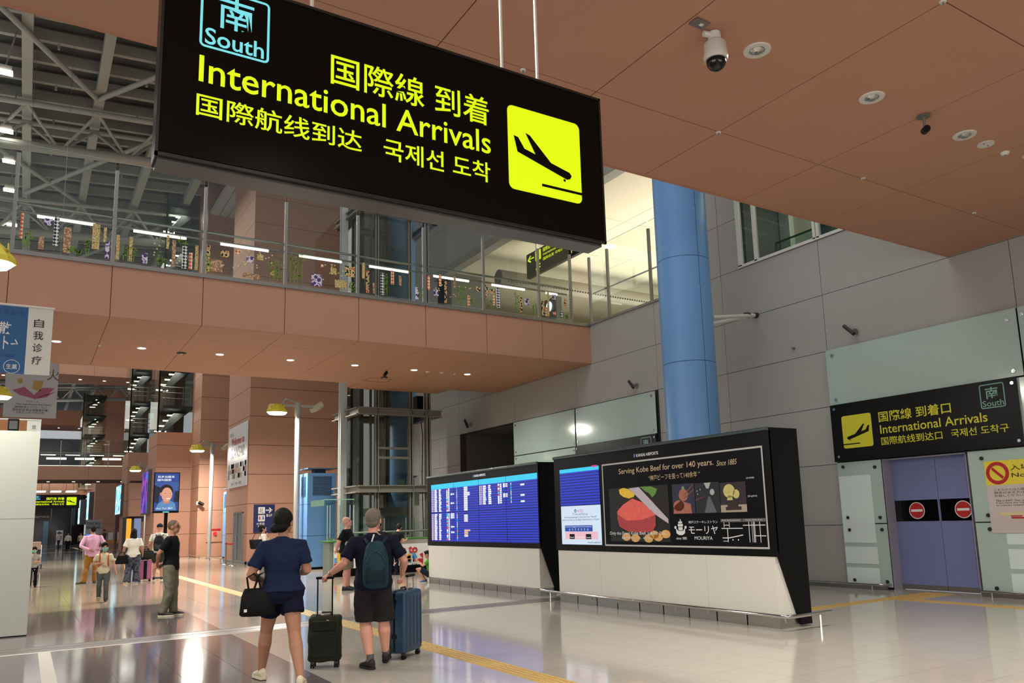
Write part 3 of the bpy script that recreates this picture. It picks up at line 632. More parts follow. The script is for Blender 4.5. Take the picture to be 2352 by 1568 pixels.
DBL=mat('screen dark blue',(22,26,140),.3,emit=.62,em=(22,28,150)); LBL=mat('screen blue',(30,60,215),.3,emit=.72,em=(34,66,225)); SCY=mat('screen cyan',(40,200,240),.3,emit=.9,em=(45,208,245)); SWH=mat('screen white',(235,240,250),.3,emit=1.0); SPK=mat('screen pink',(240,190,205),.3,emit=.85); SRD=mat('screen red',(220,60,60),.3,emit=.9); SMG=mat('screen magenta',(220,50,150),.3,emit=.9); SOR=mat('screen amber',(240,200,140),.3,emit=.9)
def stripes(pl,x,n,t,e=.003,dark_first=True):
    u0,v0,u1,v1=x; h=(v1-v0)/n
    flat('dark_rows',pl,[rect((u0,v0+i*h,u1,v0+(i+1)*h)) for i in range(n) if i%2==0],DBL,t,e=e)
    flat('bright_rows',pl,[rect((u0,v0+i*h,u1,v0+(i+1)*h)) for i in range(n) if i%2==1],LBL,t,e=e)
# left board screen : 4 x 2 tiled panels
u0,v0,u1,v1=-19.928,1.111,-14.542,2.627
stripes(PLK,(u0,v0,u1,2.497),48,KL); flat('header_row',PLK,[rect((u0,2.497,u1,v1))],SCY,KL)
flat('panel_seams',PLK,[rect((a-.006,v0,a+.006,v1)) for a in (-18.56,-17.22,-15.89)]+[rect((u0,1.866,u1,1.874))],BLACK,KL,e=.008)
rs=random.Random(3); H_=(2.497-v0)/48; hdr=[]; wht=[]; red=[]; cyn=[]; amb=[]; mag=[]
def rowmarks(y,base,first):
    h=.018
    for a,l in ((.03,.045),(.11,.05),(.2,.13+.04*rs.random()),(.47,.1+.06*rs.random())): (mag if a==.11 else wht).append(rect((base+a,y-h,base+a+l,y+h)))
    rs.choice([wht,wht,red,wht,cyn]).append(rect((base+.93,y-.024,base+1.0,y+.024))); wht.append(rect((base+1.03,y-h,base+1.11,y+h)))
    if rs.random()<.3: wht.append(rect((base+1.18,y-.024,base+1.26,y+.024))); wht.append(rect((base+1.28,y-h,base+1.38,y+h)))
    rs.choice([wht,cyn,amb]).append(rect((base+1.52,y-.022,base+1.55,y+.022)))
rows=[2.47-i*.0465 for i in range(29)]
for i,y in enumerate(rows):
    if i==13: continue
    rowmarks(y,-19.92,True)
    if i not in (14,19,20,21,22,27,28): (amb if i in(23,24,25) else wht).append(rect((-18.0,y-.018,-17.8+(.12 if i in (3,4,23) else 0),y+.018)))
for i in range(10):
    y=2.45-i*.0465; rowmarks(y,-17.2,False)
    if i in (1,6,9): wht.append(rect((-15.25,y-.02,-15.08,y+.02)))
for n_,l,m_ in (('white_entries',wht,SWH),('red_entries',red,SRD),('cyan_entries',cyn,SCY),('amber_entries',amb,SOR),('magenta_entries',mag,SPK)):
    if l: o=flat(n_,PLK,l,m_,KL,e=.006); o['kind']='stuff'
text('lettering','KANSAI AIRPORTS',PLK,(-17.43,2.70,-16.855,2.758),SWH,KL,bold=.012)
LOGOB=mat('logo blue',(70,130,190),.4,emit=.4); LOGOR=mat('logo red',(210,70,80),.4,emit=.4)
flat('logo_mark',PLK,[circ(-17.48,2.729,.028,14,.036)],LOGOB,KL,e=.006)
# right board: flight screen, notice, advertisement
stripes(PR,(-13.238,1.862,-11.929,2.52),24,KR); flat('header_row',PR,[rect((-13.238,2.52,-11.929,2.592))],SCY,KR); flat('header_tag',PR,[rect((-12.15,2.575,-11.98,2.61))],SMG,KR,e=.006)
flat('notice_background',PR,[rect((-13.23,1.121,-11.925,1.862))],mat('screen pale blue',(214,232,250),.3,emit=.85),KR)
flat('notice_icon',PR,[circ(-12.74,1.765,.035,16)],mat('icon teal',(30,150,190),.4,emit=.6),KR,e=.006); text('lettering','i',PR,(-12.748,1.745,-12.732,1.785),SWH,KR,e=.009)
text('lettering','NOTICE',PR,(-12.68,1.735,-12.48,1.785),SMG,KR); text('lettering','T1 Arrival Pick-up',PR,(-12.84,1.668,-12.335,1.722),mat('notice violet',(150,60,160),.4,emit=.4),KR)
TXB=mat('notice text blue',(70,90,170),.4,emit=.15)
text('lettering','Arriving passengers may exit from "North"',PR,(-13.123,1.62,-12.047,1.663),TXB,KR); text('lettering','even if the exit in the flight information is "South"',PR,(-13.20,1.57,-11.965,1.612),TXB,KR)
flat('notice_blue_block',PR,[rect((-13.114,1.37,-12.2,1.485))],mat('notice blue',(30,80,190),.4,emit=.6),KR,e=.005); text('lettering','International Baggage Claim/Customs Inspection',PR,(-13.09,1.445,-12.22,1.472),SWH,KR,e=.009)
for i,a_ in enumerate('↓↑↑↑↑↑↓'): text('arrow',a_,PR,(-12.97+.1*i,1.385,-12.93+.1*i,1.43),SWH,KR,e=.009,bold=.02)
flat('notice_pink_block',PR,[rect((-13.105,1.221,-12.035,1.365))],SPK,KR,e=.005); flat('notice_exits',PR,[rect((-12.96,1.225,-12.79,1.32)),rect((-12.42,1.225,-12.25,1.32))],BLACK,KR,e=.007)
text('lettering','North',PR,(-12.94,1.245,-12.81,1.27),SWH,KR,e=.010); text('lettering','South',PR,(-12.40,1.245,-12.27,1.27),SWH,KR,e=.010); text('lettering','Arrival Lobby',PR,(-12.76,1.245,-12.46,1.275),SWH,KR,e=.009)
text('lettering','KANSAI AIRPORTS',PR,(-12.37,1.147,-11.94,1.178),TXB,KR)
# advertisement
PW=mat('poster border white',(206,200,192),.5,emit=.4); GOLD=mat('gold print',(206,176,138),.5,emit=.55); WPR=mat('white print',(224,220,212),.5,emit=.6)
flat('ad_field',PR,[rect((-11.82,1.115,-7.97,2.593))],mat('ad black',(14,13,17),.3,spec=.12),KR,e=.002)
flat('ad_border',PR,frame_polys((-11.833,1.106,-7.963,2.602),.028,.004),PW,KR,e=.005)
text('lettering','Serving Kobe Beef for over 140 years.',PR,(-11.335,2.36,-8.962,2.485),GOLD,KR,bold=.004); text('lettering','Since 1885',PR,(-8.897,2.366,-8.471,2.45),GOLD,KR,shear=.3)
text('lettering','“神戸ビーフを扱って140余年 ”',PR,(-10.521,2.225,-9.272,2.32),GOLD,KR)
text('lettering','KANSAI AIRPORTS',PR,(-10.82,2.662,-10.239,2.715),WPR,KR,bold=.014); flat('logo_mark',PR,[circ(-10.87,2.69,.026,14,.036)],LOGOB,KR,e=.006); flat('logo_mark',PR,[circ(-10.862,2.675,.012,10)],LOGOR,KR,e=.008)
def ad(name,pts,rgb,e=.005,em=.12,noise=0): return flat(name,PR,pts,mat(name,rgb,.5,emit=em*1.7,noise_=noise,nscale=14),KR,e=e)
ad('photo_ground',[rect((-11.648,1.189,-10.045,2.141))],(12,9,8))
ad('potatoes',[circ(x,y,.12,12,.07) for x,y in ((-11.2,1.27),(-10.95,1.25),(-10.6,1.245),(-10.35,1.27),(-10.16,1.32),(-10.45,1.31))],(196,150,88),.007,.15,.25)
ad('lemon',[[(-11.352,2.112),(-11.23,2.139),(-11.068,2.106),(-10.913,2.018),(-10.94,1.968),(-11.081,1.944),(-11.242,1.98),(-11.334,2.036)][::-1]],(205,170,50),.007,.2,.2)
ad('green_leaves',[[(-10.768,2.136),(-10.48,2.131),(-10.312,2.078),(-10.362,1.995),(-10.452,1.942),(-10.533,2.017),(-10.618,2.049)][::-1]],(88,128,52),.007,.15,.5)
ad('steak_back',[[(-10.6,1.7),(-10.35,1.62),(-10.33,1.75),(-10.45,1.9),(-10.6,1.93)]],(120,36,34),.007,.15)
ad('steak_top',[[(-11.425,1.724),(-11.253,1.839),(-10.988,1.941),(-10.722,1.866),(-10.426,1.743),(-10.38,1.65),(-10.56,1.58),(-10.746,1.565),(-11.157,1.556),(-11.341,1.633),(-11.428,1.679)][::-1]],(206,84,74),.008,.2,.3)
ad('steak_side',[[(-11.428,1.679),(-11.341,1.633),(-11.157,1.556),(-10.746,1.565),(-10.391,1.644),(-10.395,1.462),(-10.478,1.364),(-10.762,1.345),(-11.125,1.36),(-11.378,1.455),(-11.428,1.59)]],(158,54,58),.009,.15,.35)
rr=random.Random(5); vein=[]
for i in range(26):
    a=-11.38+rr.random()*.95; z=1.62+rr.random()*.22; l=.05+rr.random()*.1; s=rr.uniform(-.4,.4); vein.append([(a,z),(a+l,z+s*l),(a+l,z+s*l+.006),(a,z+.007)])
ad('marbling',vein,(236,170,150),.010,.2)
ad('knife_blade',[[(-11.067,2.121),(-10.79,2.132),(-10.073,1.569),(-10.069,1.493),(-10.35,1.629),(-10.554,1.761)][::-1]],(168,158,166),.011,.2,.12)
ad('photo_dish',[rect((-9.947,1.647,-9.423,2.131))],(50,48,84)); ad('dish_meat',[circ(-9.68,1.95,.11,14,.1),circ(-9.8,1.78,.13,12,.09),[(-9.94,1.65),(-9.5,1.65),(-9.52,1.8),(-9.75,1.86),(-9.9,1.78)]],(150,92,74),.007,.12,.4); ad('dish_sprig',[circ(-9.68,2.06,.035,10)],(170,190,130),.009); ad('chopsticks',[[(-9.66,1.93),(-9.45,2.1),(-9.45,2.12),(-9.67,1.95)],[(-9.66,1.88),(-9.43,2.02),(-9.43,2.04),(-9.67,1.9)]],(170,110,70),.009)
ad('photo_interior',[rect((-9.41,1.647,-8.873,2.123))],(26,30,40)); ad('interior_floor',[[(-9.22,1.65),(-8.95,1.65),(-9.08,1.9),(-9.12,1.9)]],(120,124,134),.007); [ad('interior_light',[q_],(176,182,170),.007,.3) for q_ in (circ(-9.36,2.0,.012,8),circ(-9.35,1.95,.012,8),circ(-9.29,2.02,.012,8),[(-9.2,2.12),(-9.05,2.12),(-9.1,2.03),(-9.15,2.03)],circ(-9.03,1.97,.05,12))]; ad('interior_counter',[[(-9.4,1.84),(-9.18,1.9),(-9.18,1.92),(-9.4,1.87)]],(110,60,50),.008)
ad('photo_trophy',[rect((-8.863,1.648,-8.335,2.1))],(56,36,44)); ad('trophy_table',[rect((-8.863,1.648,-8.335,1.76))],(150,136,120),.007,.12,.2); ad('trophy_plinth',[rect((-8.76,1.68,-8.44,1.73)),rect((-8.72,1.73,-8.5,1.83))],(60,30,34),.009); ad('trophy_cow',[circ(-8.67,1.97,.12,16,.105),circ(-8.53,1.92,.07,10),[(-8.72,1.83),(-8.6,1.83),(-8.62,1.9),(-8.7,1.9)]],(170,160,96),.010,.2,.45)
text('lettering','Only the Finest Kobe Beef, Just for You.',PR,(-11.663,1.29,-10.145,1.365),WPR,KR,e=.014); text('lettering','最高の神戸ビーフを、あなたに。',PR,(-11.32,1.234,-10.485,1.275),WPR,KR,e=.014)
text('lettering','神戸ステーキレストラン',PR,(-9.6,1.485,-8.955,1.532),WPR,KR); text('lettering','モーリヤ',PR,(-9.603,1.322,-8.96,1.45),WPR,KR,bold=.006); text('lettering','MOURIYA',PR,(-9.481,1.231,-9.083,1.286),WPR,KR); text('lettering','since 1885',PR,(-9.906,1.232,-9.66,1.275),WPR,KR)
ux,uz=-9.795,1.304
ship=[[(ux-.11,uz+.12),(ux-.1,uz+.03),(ux-.04,uz),(ux+.04,uz),(ux+.1,uz+.03),(ux+.11,uz+.12),(ux+.06,uz+.07),(ux-.06,uz+.07)],circ(ux-.12,uz+.125,.025,10),circ(ux+.12,uz+.125,.025,10),rect((ux-.05,uz+.08,ux-.006,uz+.13)),rect((ux+.006,uz+.08,ux+.05,uz+.13)),rect((ux-.06,uz+.14,ux+.06,uz+.18)),rect((ux-.045,uz+.19,ux+.045,uz+.22)),rect((ux-.004,uz+.07,ux+.004,uz+.26)),[(ux-.004,uz+.225),(ux+.03,uz+.235),(ux-.004,uz+.255)]]
flat('ship_emblem',PR,ship,WPR,KR,e=.006)
flat('map_header',PR,[rect((-8.889,1.5,-8.46,1.55)),rect((-8.448,1.5,-8.0,1.55))],mat('map header',(90,88,92),.5),KR,e=.005); text('lettering','Kobe Sannomiya Area',PR,(-8.86,1.512,-8.49,1.54),WPR,KR,e=.008); text('lettering','Kyoto Gion Area',PR,(-8.38,1.512,-8.06,1.54),WPR,KR,e=.008)
m1=[rect((-8.83,1.42,-8.82,1.5)),rect((-8.72,1.42,-8.71,1.5)),rect((-8.83,1.45,-8.71,1.46)),rect((-8.88,1.40,-8.45,1.412)),rect((-8.765,1.2,-8.75,1.41)),[(-8.87,1.255),(-8.74,1.255),(-8.45,1.3),(-8.45,1.315),(-8.74,1.27),(-8.87,1.27)],rect((-8.86,1.21,-8.76,1.218)),circ(-8.66,1.235,.012,8),circ(-8.55,1.235,.012,8)]
m2=[rect((-8.33,1.2,-8.318,1.5)),rect((-8.27,1.2,-8.262,1.5)),rect((-8.24,1.2,-8.225,1.5)),rect((-8.215,1.2,-8.207,1.5)),rect((-8.12,1.2,-8.108,1.5)),rect((-8.44,1.445,-8.01,1.457)),rect((-8.24,1.29,-8.01,1.302))]
flat('street_map',PR,m1+m2,WPR,KR,e=.006)
text('lettering','[日本語]',PR,(-8.31,2.13,-8.16,2.16),WPR,KR); text('lettering','[English]',PR,(-8.3,1.86,-8.13,1.89),WPR,KR)
# ======================= LAMP POSTS =======================
YPL=mat('lamp yellow',(226,208,60),.5); BEIGE=mat('beige plastic',(190,182,150),.5)
def lamp(x,y,lab,h=6.36,right=True,rz=0):
    t=thing('lamp_post',lab,'lamp post',(x,y,0),rz)
    B().tube([(0,0,0),(0,0,h-.55)],.1,20).obj('pole',mat('pole grey',(172,170,164),.35,.3),t,local=True,smooth=True); B().tube([(0,0,h-.55),(0,0,h)],.125,16).obj('pole_head',GREYP,t,local=True,smooth=True)
    B().tube([(0,0,0),(0,0,.05)],.16,20).obj('base_flange',STEELD,t,local=True)
    B().box(-.62,-.05,h-.18,.62,.05,h-.08).obj('cross_arm',GREYP,t,local=True,bevel=.01); B().tube([(-.1,0,h-.0),(-.45,0,h+.12),(-.62,0,h-.1)],.04,8).obj('lamp_bracket',GREYP,t,local=True)
    b=B(); b.loft([((-.8,0,h-.42),(.40,0,0),(0,.3,0)),((-.8,0,h-.32),(.38,0,0),(0,.28,0)),((-.8,0,h-.18),(.26,0,0),(0,.2,0)),((-.8,0,h-.1),(.18,0,0),(0,.14,0))],8); b.obj('lamp_hood',YPL,t,local=True)
    for k in range(5): B().box(-1.08+.12*k,-.2,h-.22,-1.06+.12*k,.2,h-.12).obj('cooling_fin',YPL,t,local=True)
    B().loft([((-.8,0,h-.42),(.38,0,0),(0,.28,0)),((-.8,0,h-.5),(.3,0,0),(0,.22,0))],12).obj('lamp_lens',LAMP,t,local=True)
    B().tube([(.6,0,h-.25),(.95,.0,h-.02)],.12,14).obj('speaker_horn',BEIGE,t,local=True,smooth=True); B().tube([(.5,-.02,h-.3),(.72,-.02,h-.22)],.09,12).obj('camera_pod',BEIGE,t,local=True,smooth=True)
    return t
lamp(8.72,30.5,'tall grey lamp post with yellow flood in front of the orange block')
lamp(8.72,47.2,'lamp post standing by the brown wall behind the orange block')
lamp(7.4,64,'distant lamp post among the glass towers')
t=lamp(-1.55,14.95,'near left lamp whose glowing head shows at the left edge above the blue banner',rz=math.pi,h=6.4)
t=lamp(-1.75,30.0,'left lamp whose glowing head shows below the blue and white banner',rz=math.pi,h=6.4)
# ======================= ORANGE BLOCK =======================
def block(lab,x0,x1,y0,y1,z1,names='wall',zs=None,side=True,z0=0,step=1.34):
    o=struct('wall_block',B().box(x0+.03,y0+.03,z0,x1,y1,z1),GROUT_O,label=lab)
    zz=[z0]; 
    while zz[-1]<z1-.3: zz.append(min(zz[-1]+step,z1))
    grid_panels(o,('y',y0),[x0,x1] if x1-x0<4.5 else steps(x0,x1,3.93),zz,ORANGE,'cladding_panel',gap=.02,th=.03)
    if side: grid_panels(o,('x',x0),[-y1,-y0] if y1-y0<4.6 else steps(-y1,-y0,3.93),zz,ORANGE,'cladding_panel',gap=.02,th=.03)
    return o
blk=block('tall orange panelled block behind the lamp post',8.49,12.9,37.4,42.0,21.4)
t=thing('baseboard_right','steel base strip around the orange block','skirting',(8.49,37.4,0),kind='structure'); B().box(8.43,37.34,0,12.9,37.4,.12).obj('strip',STEELD,t); B().box(8.43,37.34,0,8.49,42,.12).obj('strip',STEELD,t)
block('brown panelled wall behind the lamp posts',8.5,13,49.8,52.3,23.5)
block('base of the nearer glass stair tower',6.5,8.5,52.3,56.2,7.5)
block('base of the farther glass stair tower',6.9,8.75,72.5,77,8.0)
block('far orange hall wall left section',7.1,9.4,110,116,9,step=2.6)
block('far orange hall wall beside the dark shop',8.1,10.5,122,134,9,step=2.6)
struct('wall_far_dark',B().box(-30,152,0,7.8,152.4,17),mat('night glass wall',(18,19,20),.2),label='black night glazing across the far end of the hall')
struct('wall_far',B().box(7.8,134,0,14,134.4,30),ORANGE2,label='far end wall of the hall')
# poster
t=thing('welcome_poster','white Welcome to Kansai poster on the side of the orange block','poster',(8.45,39.5,3.5)); PP=('x',8.45); B().box(8.44,37.505,3.528,8.47,41.504,6.506).obj('sheet',mat('poster white',(205,205,205),.4),t)
PRD=mat('poster red',(176,52,56),.5); PGY=mat('poster grey blue',(84,100,128),.5)
text('lettering','Welcome to',PP,(-40.854,5.577,-38.159,5.95),PRD,t,e=.02,bold=.02); text('lettering','KANSAI!',PP,(-40.909,4.95,-38.124,5.48),PGY,t,e=.02,bold=.01); text('lettering','KANSAI\nAIRPORTS',PP,(-41.2,6.05,-40.4,6.25),PGY,t,e=.02)
rr=random.Random(11); cols=[(170,60,50),(60,80,130),(190,150,90),(120,90,80),(150,120,110),(70,60,60)]
for k,cc in enumerate(cols):
    flat('photo_collage',PP,[rect((-41.45+.32*i+.02,3.97+.25*j,-41.45+.32*i+.27,3.97+.25*j+.22)) for i in range(12) for j in range(3) if rr.randrange(6)==k],mat('collage %d'%k,cc,.5),t,e=.02)
for i,a_ in enumerate(('KIX','ITAMI','KOBE')): text('lettering',a_,PP,(-40.7+.8*i,3.66,-40.2+.8*i,3.78),PGY,t,e=.02)
t=thing('service_door','grey steel service door in the side of the orange block','door',(8.48,38.9,0)); B().box(8.46,38.15,0,8.5,39.95,2.28).obj('leaf',mat('door steel',(120,124,126),.4,.4),t); B().box(8.45,39.1,0,8.465,39.13,2.28).obj('leaf_joint',DARK,t); B().box(8.44,38.1,0,8.5,38.16,2.33).obj('door_frame',STEELD,t); B().box(8.44,39.94,0,8.5,40.0,2.33).obj('door_frame',STEELD,t); B().box(8.44,38.1,2.28,8.5,40.0,2.34).obj('door_frame',STEELD,t); B().tube([(8.42,39.25,1.0),(8.42,39.25,1.2)],.02,8).obj('handle',CHROME,t)
# B1F sign
t=thing('direction_sign','navy sign with lift, toilet and B1F arrow on the orange block','sign',(9.23,37.35,1.4)); PB=('y',37.36); B().box(8.764,37.365,1.371,9.699,37.4,2.64).obj('panel',mat('sign navy',(26,30,84),.45),t)
flat('escalator_icon',PB,[rrect((8.958,2.224,9.255,2.522),.02)],WH,t); flat('escalator_glyph',PB,[[(8.99,2.32),(9.2,2.25),(9.2,2.27),(8.99,2.345)],circ(9.06,2.45,.02,8),circ(9.14,2.44,.02,8),rect((9.045,2.34,9.07,2.42)),rect((9.125,2.33,9.15,2.41))],INK,t,e=.01)
flat('toilet_icon',PB,[rrect((8.959,1.879,9.256,2.165),.02)],WH,t); flat('toilet_glyph_red',PB,[circ(9.03,2.12,.02,8),[(9.0,1.95),(9.06,1.95),(9.055,2.09),(9.005,2.09)]],RED,t,e=.01); flat('toilet_glyph_blue',PB,[circ(9.18,2.12,.02,8),[(9.15,1.95),(9.21,1.95),(9.205,2.09),(9.155,2.09)]],mat('sign blue',(30,70,160)),t,e=.01); flat('toilet_bar',PB,[rect((9.1,1.9,9.108,2.15))],INK,t,e=.01)
text('arrow','→',PB,(9.294,2.252,9.591,2.505),WH,t,bold=.03); text('lettering','B1F',PB,(9.326,2.081,9.578,2.2),WH,t,bold=.015); text('lettering','お手洗',PB,(8.897,1.725,9.254,1.826),WH,t,bold=.01); text('lettering','Toilets',PB,(8.95,1.6,9.25,1.69),WH,t,bold=.01); text('lettering','厕所',PB,(9.02,1.48,9.2,1.57),WH,t)
# hydrant plate and wall camera on brown wall
t=thing('fire_alarm','red fire alarm plate with lamp on the brown wall','alarm',(9.48,49.75,1.3)); B().box(9.0,49.74,.85,9.9,49.78,1.6).obj('cover_plate',ORANGE,t); B().box(9.15,49.72,1.5,9.8,49.75,1.6).obj('red_strip',RED,t); B().tube([(9.48,49.73,1.32),(9.48,49.66,1.32)],.1,14).obj('alarm_lamp',mat('alarm red',(230,40,50),.4,emit=1.2),t)
t=thing('security_camera','white and black camera on the brown wall beside the lamp post','camera',(8.6,49.6,3.1)); B().box(8.4,49.6,3.0,8.5,49.8,3.2).obj('mount',WHITEP,t); B().tube([(8.5,49.55,3.15),(8.75,49.45,3.0)],.09,10).obj('body',BLACK,t,smooth=True)
# ======================= BLUE VENT KIOSKS =======================
def vent(x,y,lab):
    t=thing('vent_tower',lab,'vent tower',(x,y,0)); w_=1.06; d_=.95
    B().box(0,0,.08,w_,d_,3.55).obj('core',mat('blue joint',(40,62,90),.7),t,local=True); B().box(-.01,-.01,0,w_+.01,d_+.01,.09).obj('plinth',BLACK,t,local=True)
    for z0,z1 in ((.09,1.24),(1.255,2.42),(2.435,3.6)):
        B().box(-.02,-.03,z0,w_+.02,d_+.03,z1).obj('casing_panel',BLUEK,t,local=True)
    b=B(); b.box(.18,-.035,2.75,w_-.14,-.03,3.48); b.box(-.03,.2,2.75,-.022,d_-.2,3.48); b.obj('grille_back',BLUED,t,local=True)
    for i in range(16):
        z=2.77+i*.045; B().box(.18,-.055,z,w_-.14,-.032,z+.012).obj('louvre',BLUEK,t,local=True)
    b=B()
    for i in range(16):
        z=2.77+i*.045; b.box(-.045,.2,z,-.028,d_-.2,z+.012)
    b.obj('side_louvre',BLUEK,t,local=True)
    B().box(.35,.25,3.6,w_-.3,d_-.25,3.76).obj('neck',BLUED,t,local=True); B().box(-.02,-.05,3.76,w_+.08,d_+.1,3.80).obj('cap_plate',mat('cap blue grey',(90,112,140),.4,.4),t,local=True)
    return t
vent(9.0,30.0,'blue steel vent tower with louvred grille beside the lift tower')
vent(9.3,45.6,'farther blue vent tower, a sliver beside the poster')
# ======================= LIFT TOWER =======================
E_=thing('lift_tower','glass lift tower with grey steel frame beyond the footbridge','lift tower',(11.5,28.5,0),kind='structure')
HS=mat('lift steel',(128,124,114),.5,.25)
def hcol(x,y,w_,z1,m,nm='column'):
    b=B(); b.box(x-w_/2,y-w_/2,0,x+w_/2,y-w_/2+.03,z1); b.box(x-w_/2,y+w_/2-.03,0,x+w_/2,y+w_/2,z1); b.box(x-.02,y-w_/2,0,x+.02,y+w_/2,z1); return b.obj(nm,m,E_)
hcol(9.82,28.5,.24,16,mat('white beam',(196,200,200),.4),'white_beam')
B().box(9.70,28.36,0,9.94,28.4,16).obj('white_beam',mat('white beam',(196,200,200),.4),E_)
for x,w_ in ((10.7,.14),(12.05,.14),(12.75,.2)): hcol(x,27.35,w_,15,HS)
for x,y,w_ in ((10.5,29.5,.3),(12.0,29.6,.2),(13.05,29.5,.25)): hcol(x,y,w_,15,HS)
def ibeam(p,q,h,w_,m,nm):
    p=Vector(p); q=Vector(q); d=(q-p).normalized(); s=d.cross(Vector((0,0,1)))*w_/2; b=B()
    for z0,z1,k in ((-h/2,-h/2+.035,1),(h/2-.035,h/2,1),(-h/2,h/2,.12)):
        pts=[p-s*k,q-s*k,q+s*k,p+s*k]; b.prism([(v.x,v.y,v.z+z0) for v in pts],(0,0,z1-z0))
    return b.obj(nm,m,E_)
for z in (2.86,5.68,13.42):
    ibeam((9.95,27.2,z),(13.25,27.2,z),.26,.26,HS,'ring_beam'); ibeam((10.0,27.2,z),(9.9,29.6,z),.26,.26,HS,'ring_beam'); ibeam((13.1,27.2,z),(13.1,29.6,z),.26,.26,HS,'ring_beam'); ibeam((9.9,29.6,z),(13.2,29.6,z),.26,.26,HS,'ring_beam')
for x in (10.7,12.05,12.55): 
    for z in (2.86,5.68): B().box(x-.01,27.06,z-.1,x+.01,27.2,z+.1).obj('stiffener',HS,E_)
for z in (1.15,4.0,4.35,7.2,8.6,9.9,11.5): 
    ibeam((10.75,27.35,z),(12.0,27.35,z),.08,.08,HS,'transom')
for x0,x1 in ((10.1,10.64),(10.77,12.0)): B().box(x0,27.4,.1,x1,27.415,13.3).obj('shaft_glass',GLASSD,E_)
B().box(10.05,27.4,.1,10.065,29.5,13.3).obj('shaft_glass',GLASSD,E_)
for x in (10.35,10.42,10.5): B().tube([(x,28.9,0),(x,28.9,14)],.018,6).obj('cable',BLACK,E_)
B().box(11.05,28.9,0,11.12,29.0,15).obj('guide_rail',HS,E_); B().box(11.7,28.9,0,11.78,29.0,15).obj('guide_rail',DARK,E_)
B().box(11.0,28.2,.5,12.0,29.4,.62).obj('pit_beam',HS,E_); B().box(10.9,27.9,1.9,12.3,29.2,2.2).obj('counter_beam',HS,E_)
B().box(12.15,27.5,3.35,12.5,27.9,5.3).obj('equipment_box',mat('equipment grey',(168,166,160),.5),E_,bevel=.01); B().tube([(12.6,27.6,5.4),(12.66,27.6,4.9),(12.62,27.6,3.4),(12.68,27.6,.3)],.018,6).obj('cable',BLACK,E_)
B().box(12.3,27.6,.2,12.5,27.9,3.3).obj('pale_duct',mat('equipment grey',(168,166,160)),E_); B().box(12.1,27.7,3.0,12.28,27.85,3.35).obj('blue_duct',BLUEK,E_)
B().box(12.4,27.5,5.9,12.65,27.9,6.4).obj('black_box',BLACK,E_)
ibeam((10.2,29.4,8.2),(11.0,27.8,9.2),.1,.1,HS,'brace'); ibeam((10.2,29.4,10.6),(11.6,27.8,12.2),.1,.1,HS,'brace'); ibeam((10.9,29.4,8.2),(11.9,29.4,9.4),.1,.1,HS,'brace')
# dark stairwell wall behind the lift tower
struct('wall_stairwell',B().box(12.9,41,0,15.3,41.2,21).box(12.88,37.4,0,13.0,41,21),mat('stairwell grey',(100,96,90),.7),label='grey stairwell wall behind the lift tower')
b=B(); b.prism([(13.1,40.9,3.4),(15,40.9,5.0),(15,40.9,5.16),(13.1,40.9,3.56)],(0,.08,0)); b.obj('stair_handrail',WHITEP,None,label='pale sloping stair rail behind the lift tower',cat='handrail')
# ======================= GLASS BARRIER + WELCOME COUNTER =======================
t=thing('glass_barrier','clear glass barrier with steel posts round the lift entrance','glass screen',(8.9,25.8,0))
for x in (8.4,8.49,8.8,9.17,9.3): B().tube([(x,25.8,0),(x,25.8,2.27)],.022,8).obj('post',CHROME,t,smooth=True)
for x0,x1 in ((8.27,8.78),(8.82,9.28)): B().box(x0,25.77,.1,x1,25.785,2.46).obj('glass_pane',GLASSG,t)
B().box(8.27,25.76,2.44,9.3,25.79,2.47).obj('top_edge',mat('green edge light',(120,160,140),.2),t); B().box(8.27,25.77,2.26,8.29,27.2,2.46).obj('top_edge',mat('green edge light',(110,170,140)),t); B().box(9.3,25.77,.1,9.7,25.785,2.52).obj('glass_pane',GLASSG,t)
for x in (10.4,11.2,11.9): B().tube([(x,25.85,0),(x,25.85,1.8)],.02,8).obj('post',STEELD,t)
B().box(9.1,25.84,.1,13,25.85,1.65).obj('glass_pane',GLASSG,t)
t=thing('welcome_counter','white welcome counter with red lettering and coloured shapes','counter',(10.7,24.9,0))
B().box(8.3,24.8,.25,13.3,24.9,1.08).obj('front_panel',WH,t); B().box(8.35,24.92,0,13.25,25.6,.25).obj('recessed_base',BLACK,t); B().box(8.1,24.75,1.09,13.35,25.7,1.13).obj('counter_top',mat('counter green',(60,120,48),.4),t)
B().box(8.17,24.85,0,8.28,25.5,1.08).obj('end_stand',mat('counter end',(112,124,116),.4),t); B().box(8.36,24.92,.25,13.25,25.6,1.07).obj('body',GREYP,t); B().tube([(8.1,24.85,1.2),(8.3,24.85,1.2),(8.34,24.85,1.1)],.03,8).obj('top_rail',CHROME,t); B().tube([(9.0,25.6,1.35),(13.2,25.6,1.35)],.03,8).obj('rear_rail',STEELD,t)
PC=('y',24.795); text('lettering','Welcome to',PC,(9.3,.63,11.15,.9),RED,t,bold=.03)
yy=mat('counter yellow',(226,178,44),.5); bb=mat('counter blue',(74,144,190),.5)
def qd(cx,cz,r,a0,n=8): return [(cx,cz)]+[(cx+r*math.cos(math.radians(a0+90*i/n)),cz+r*math.sin(math.radians(a0+90*i/n))) for i in range(n+1)]
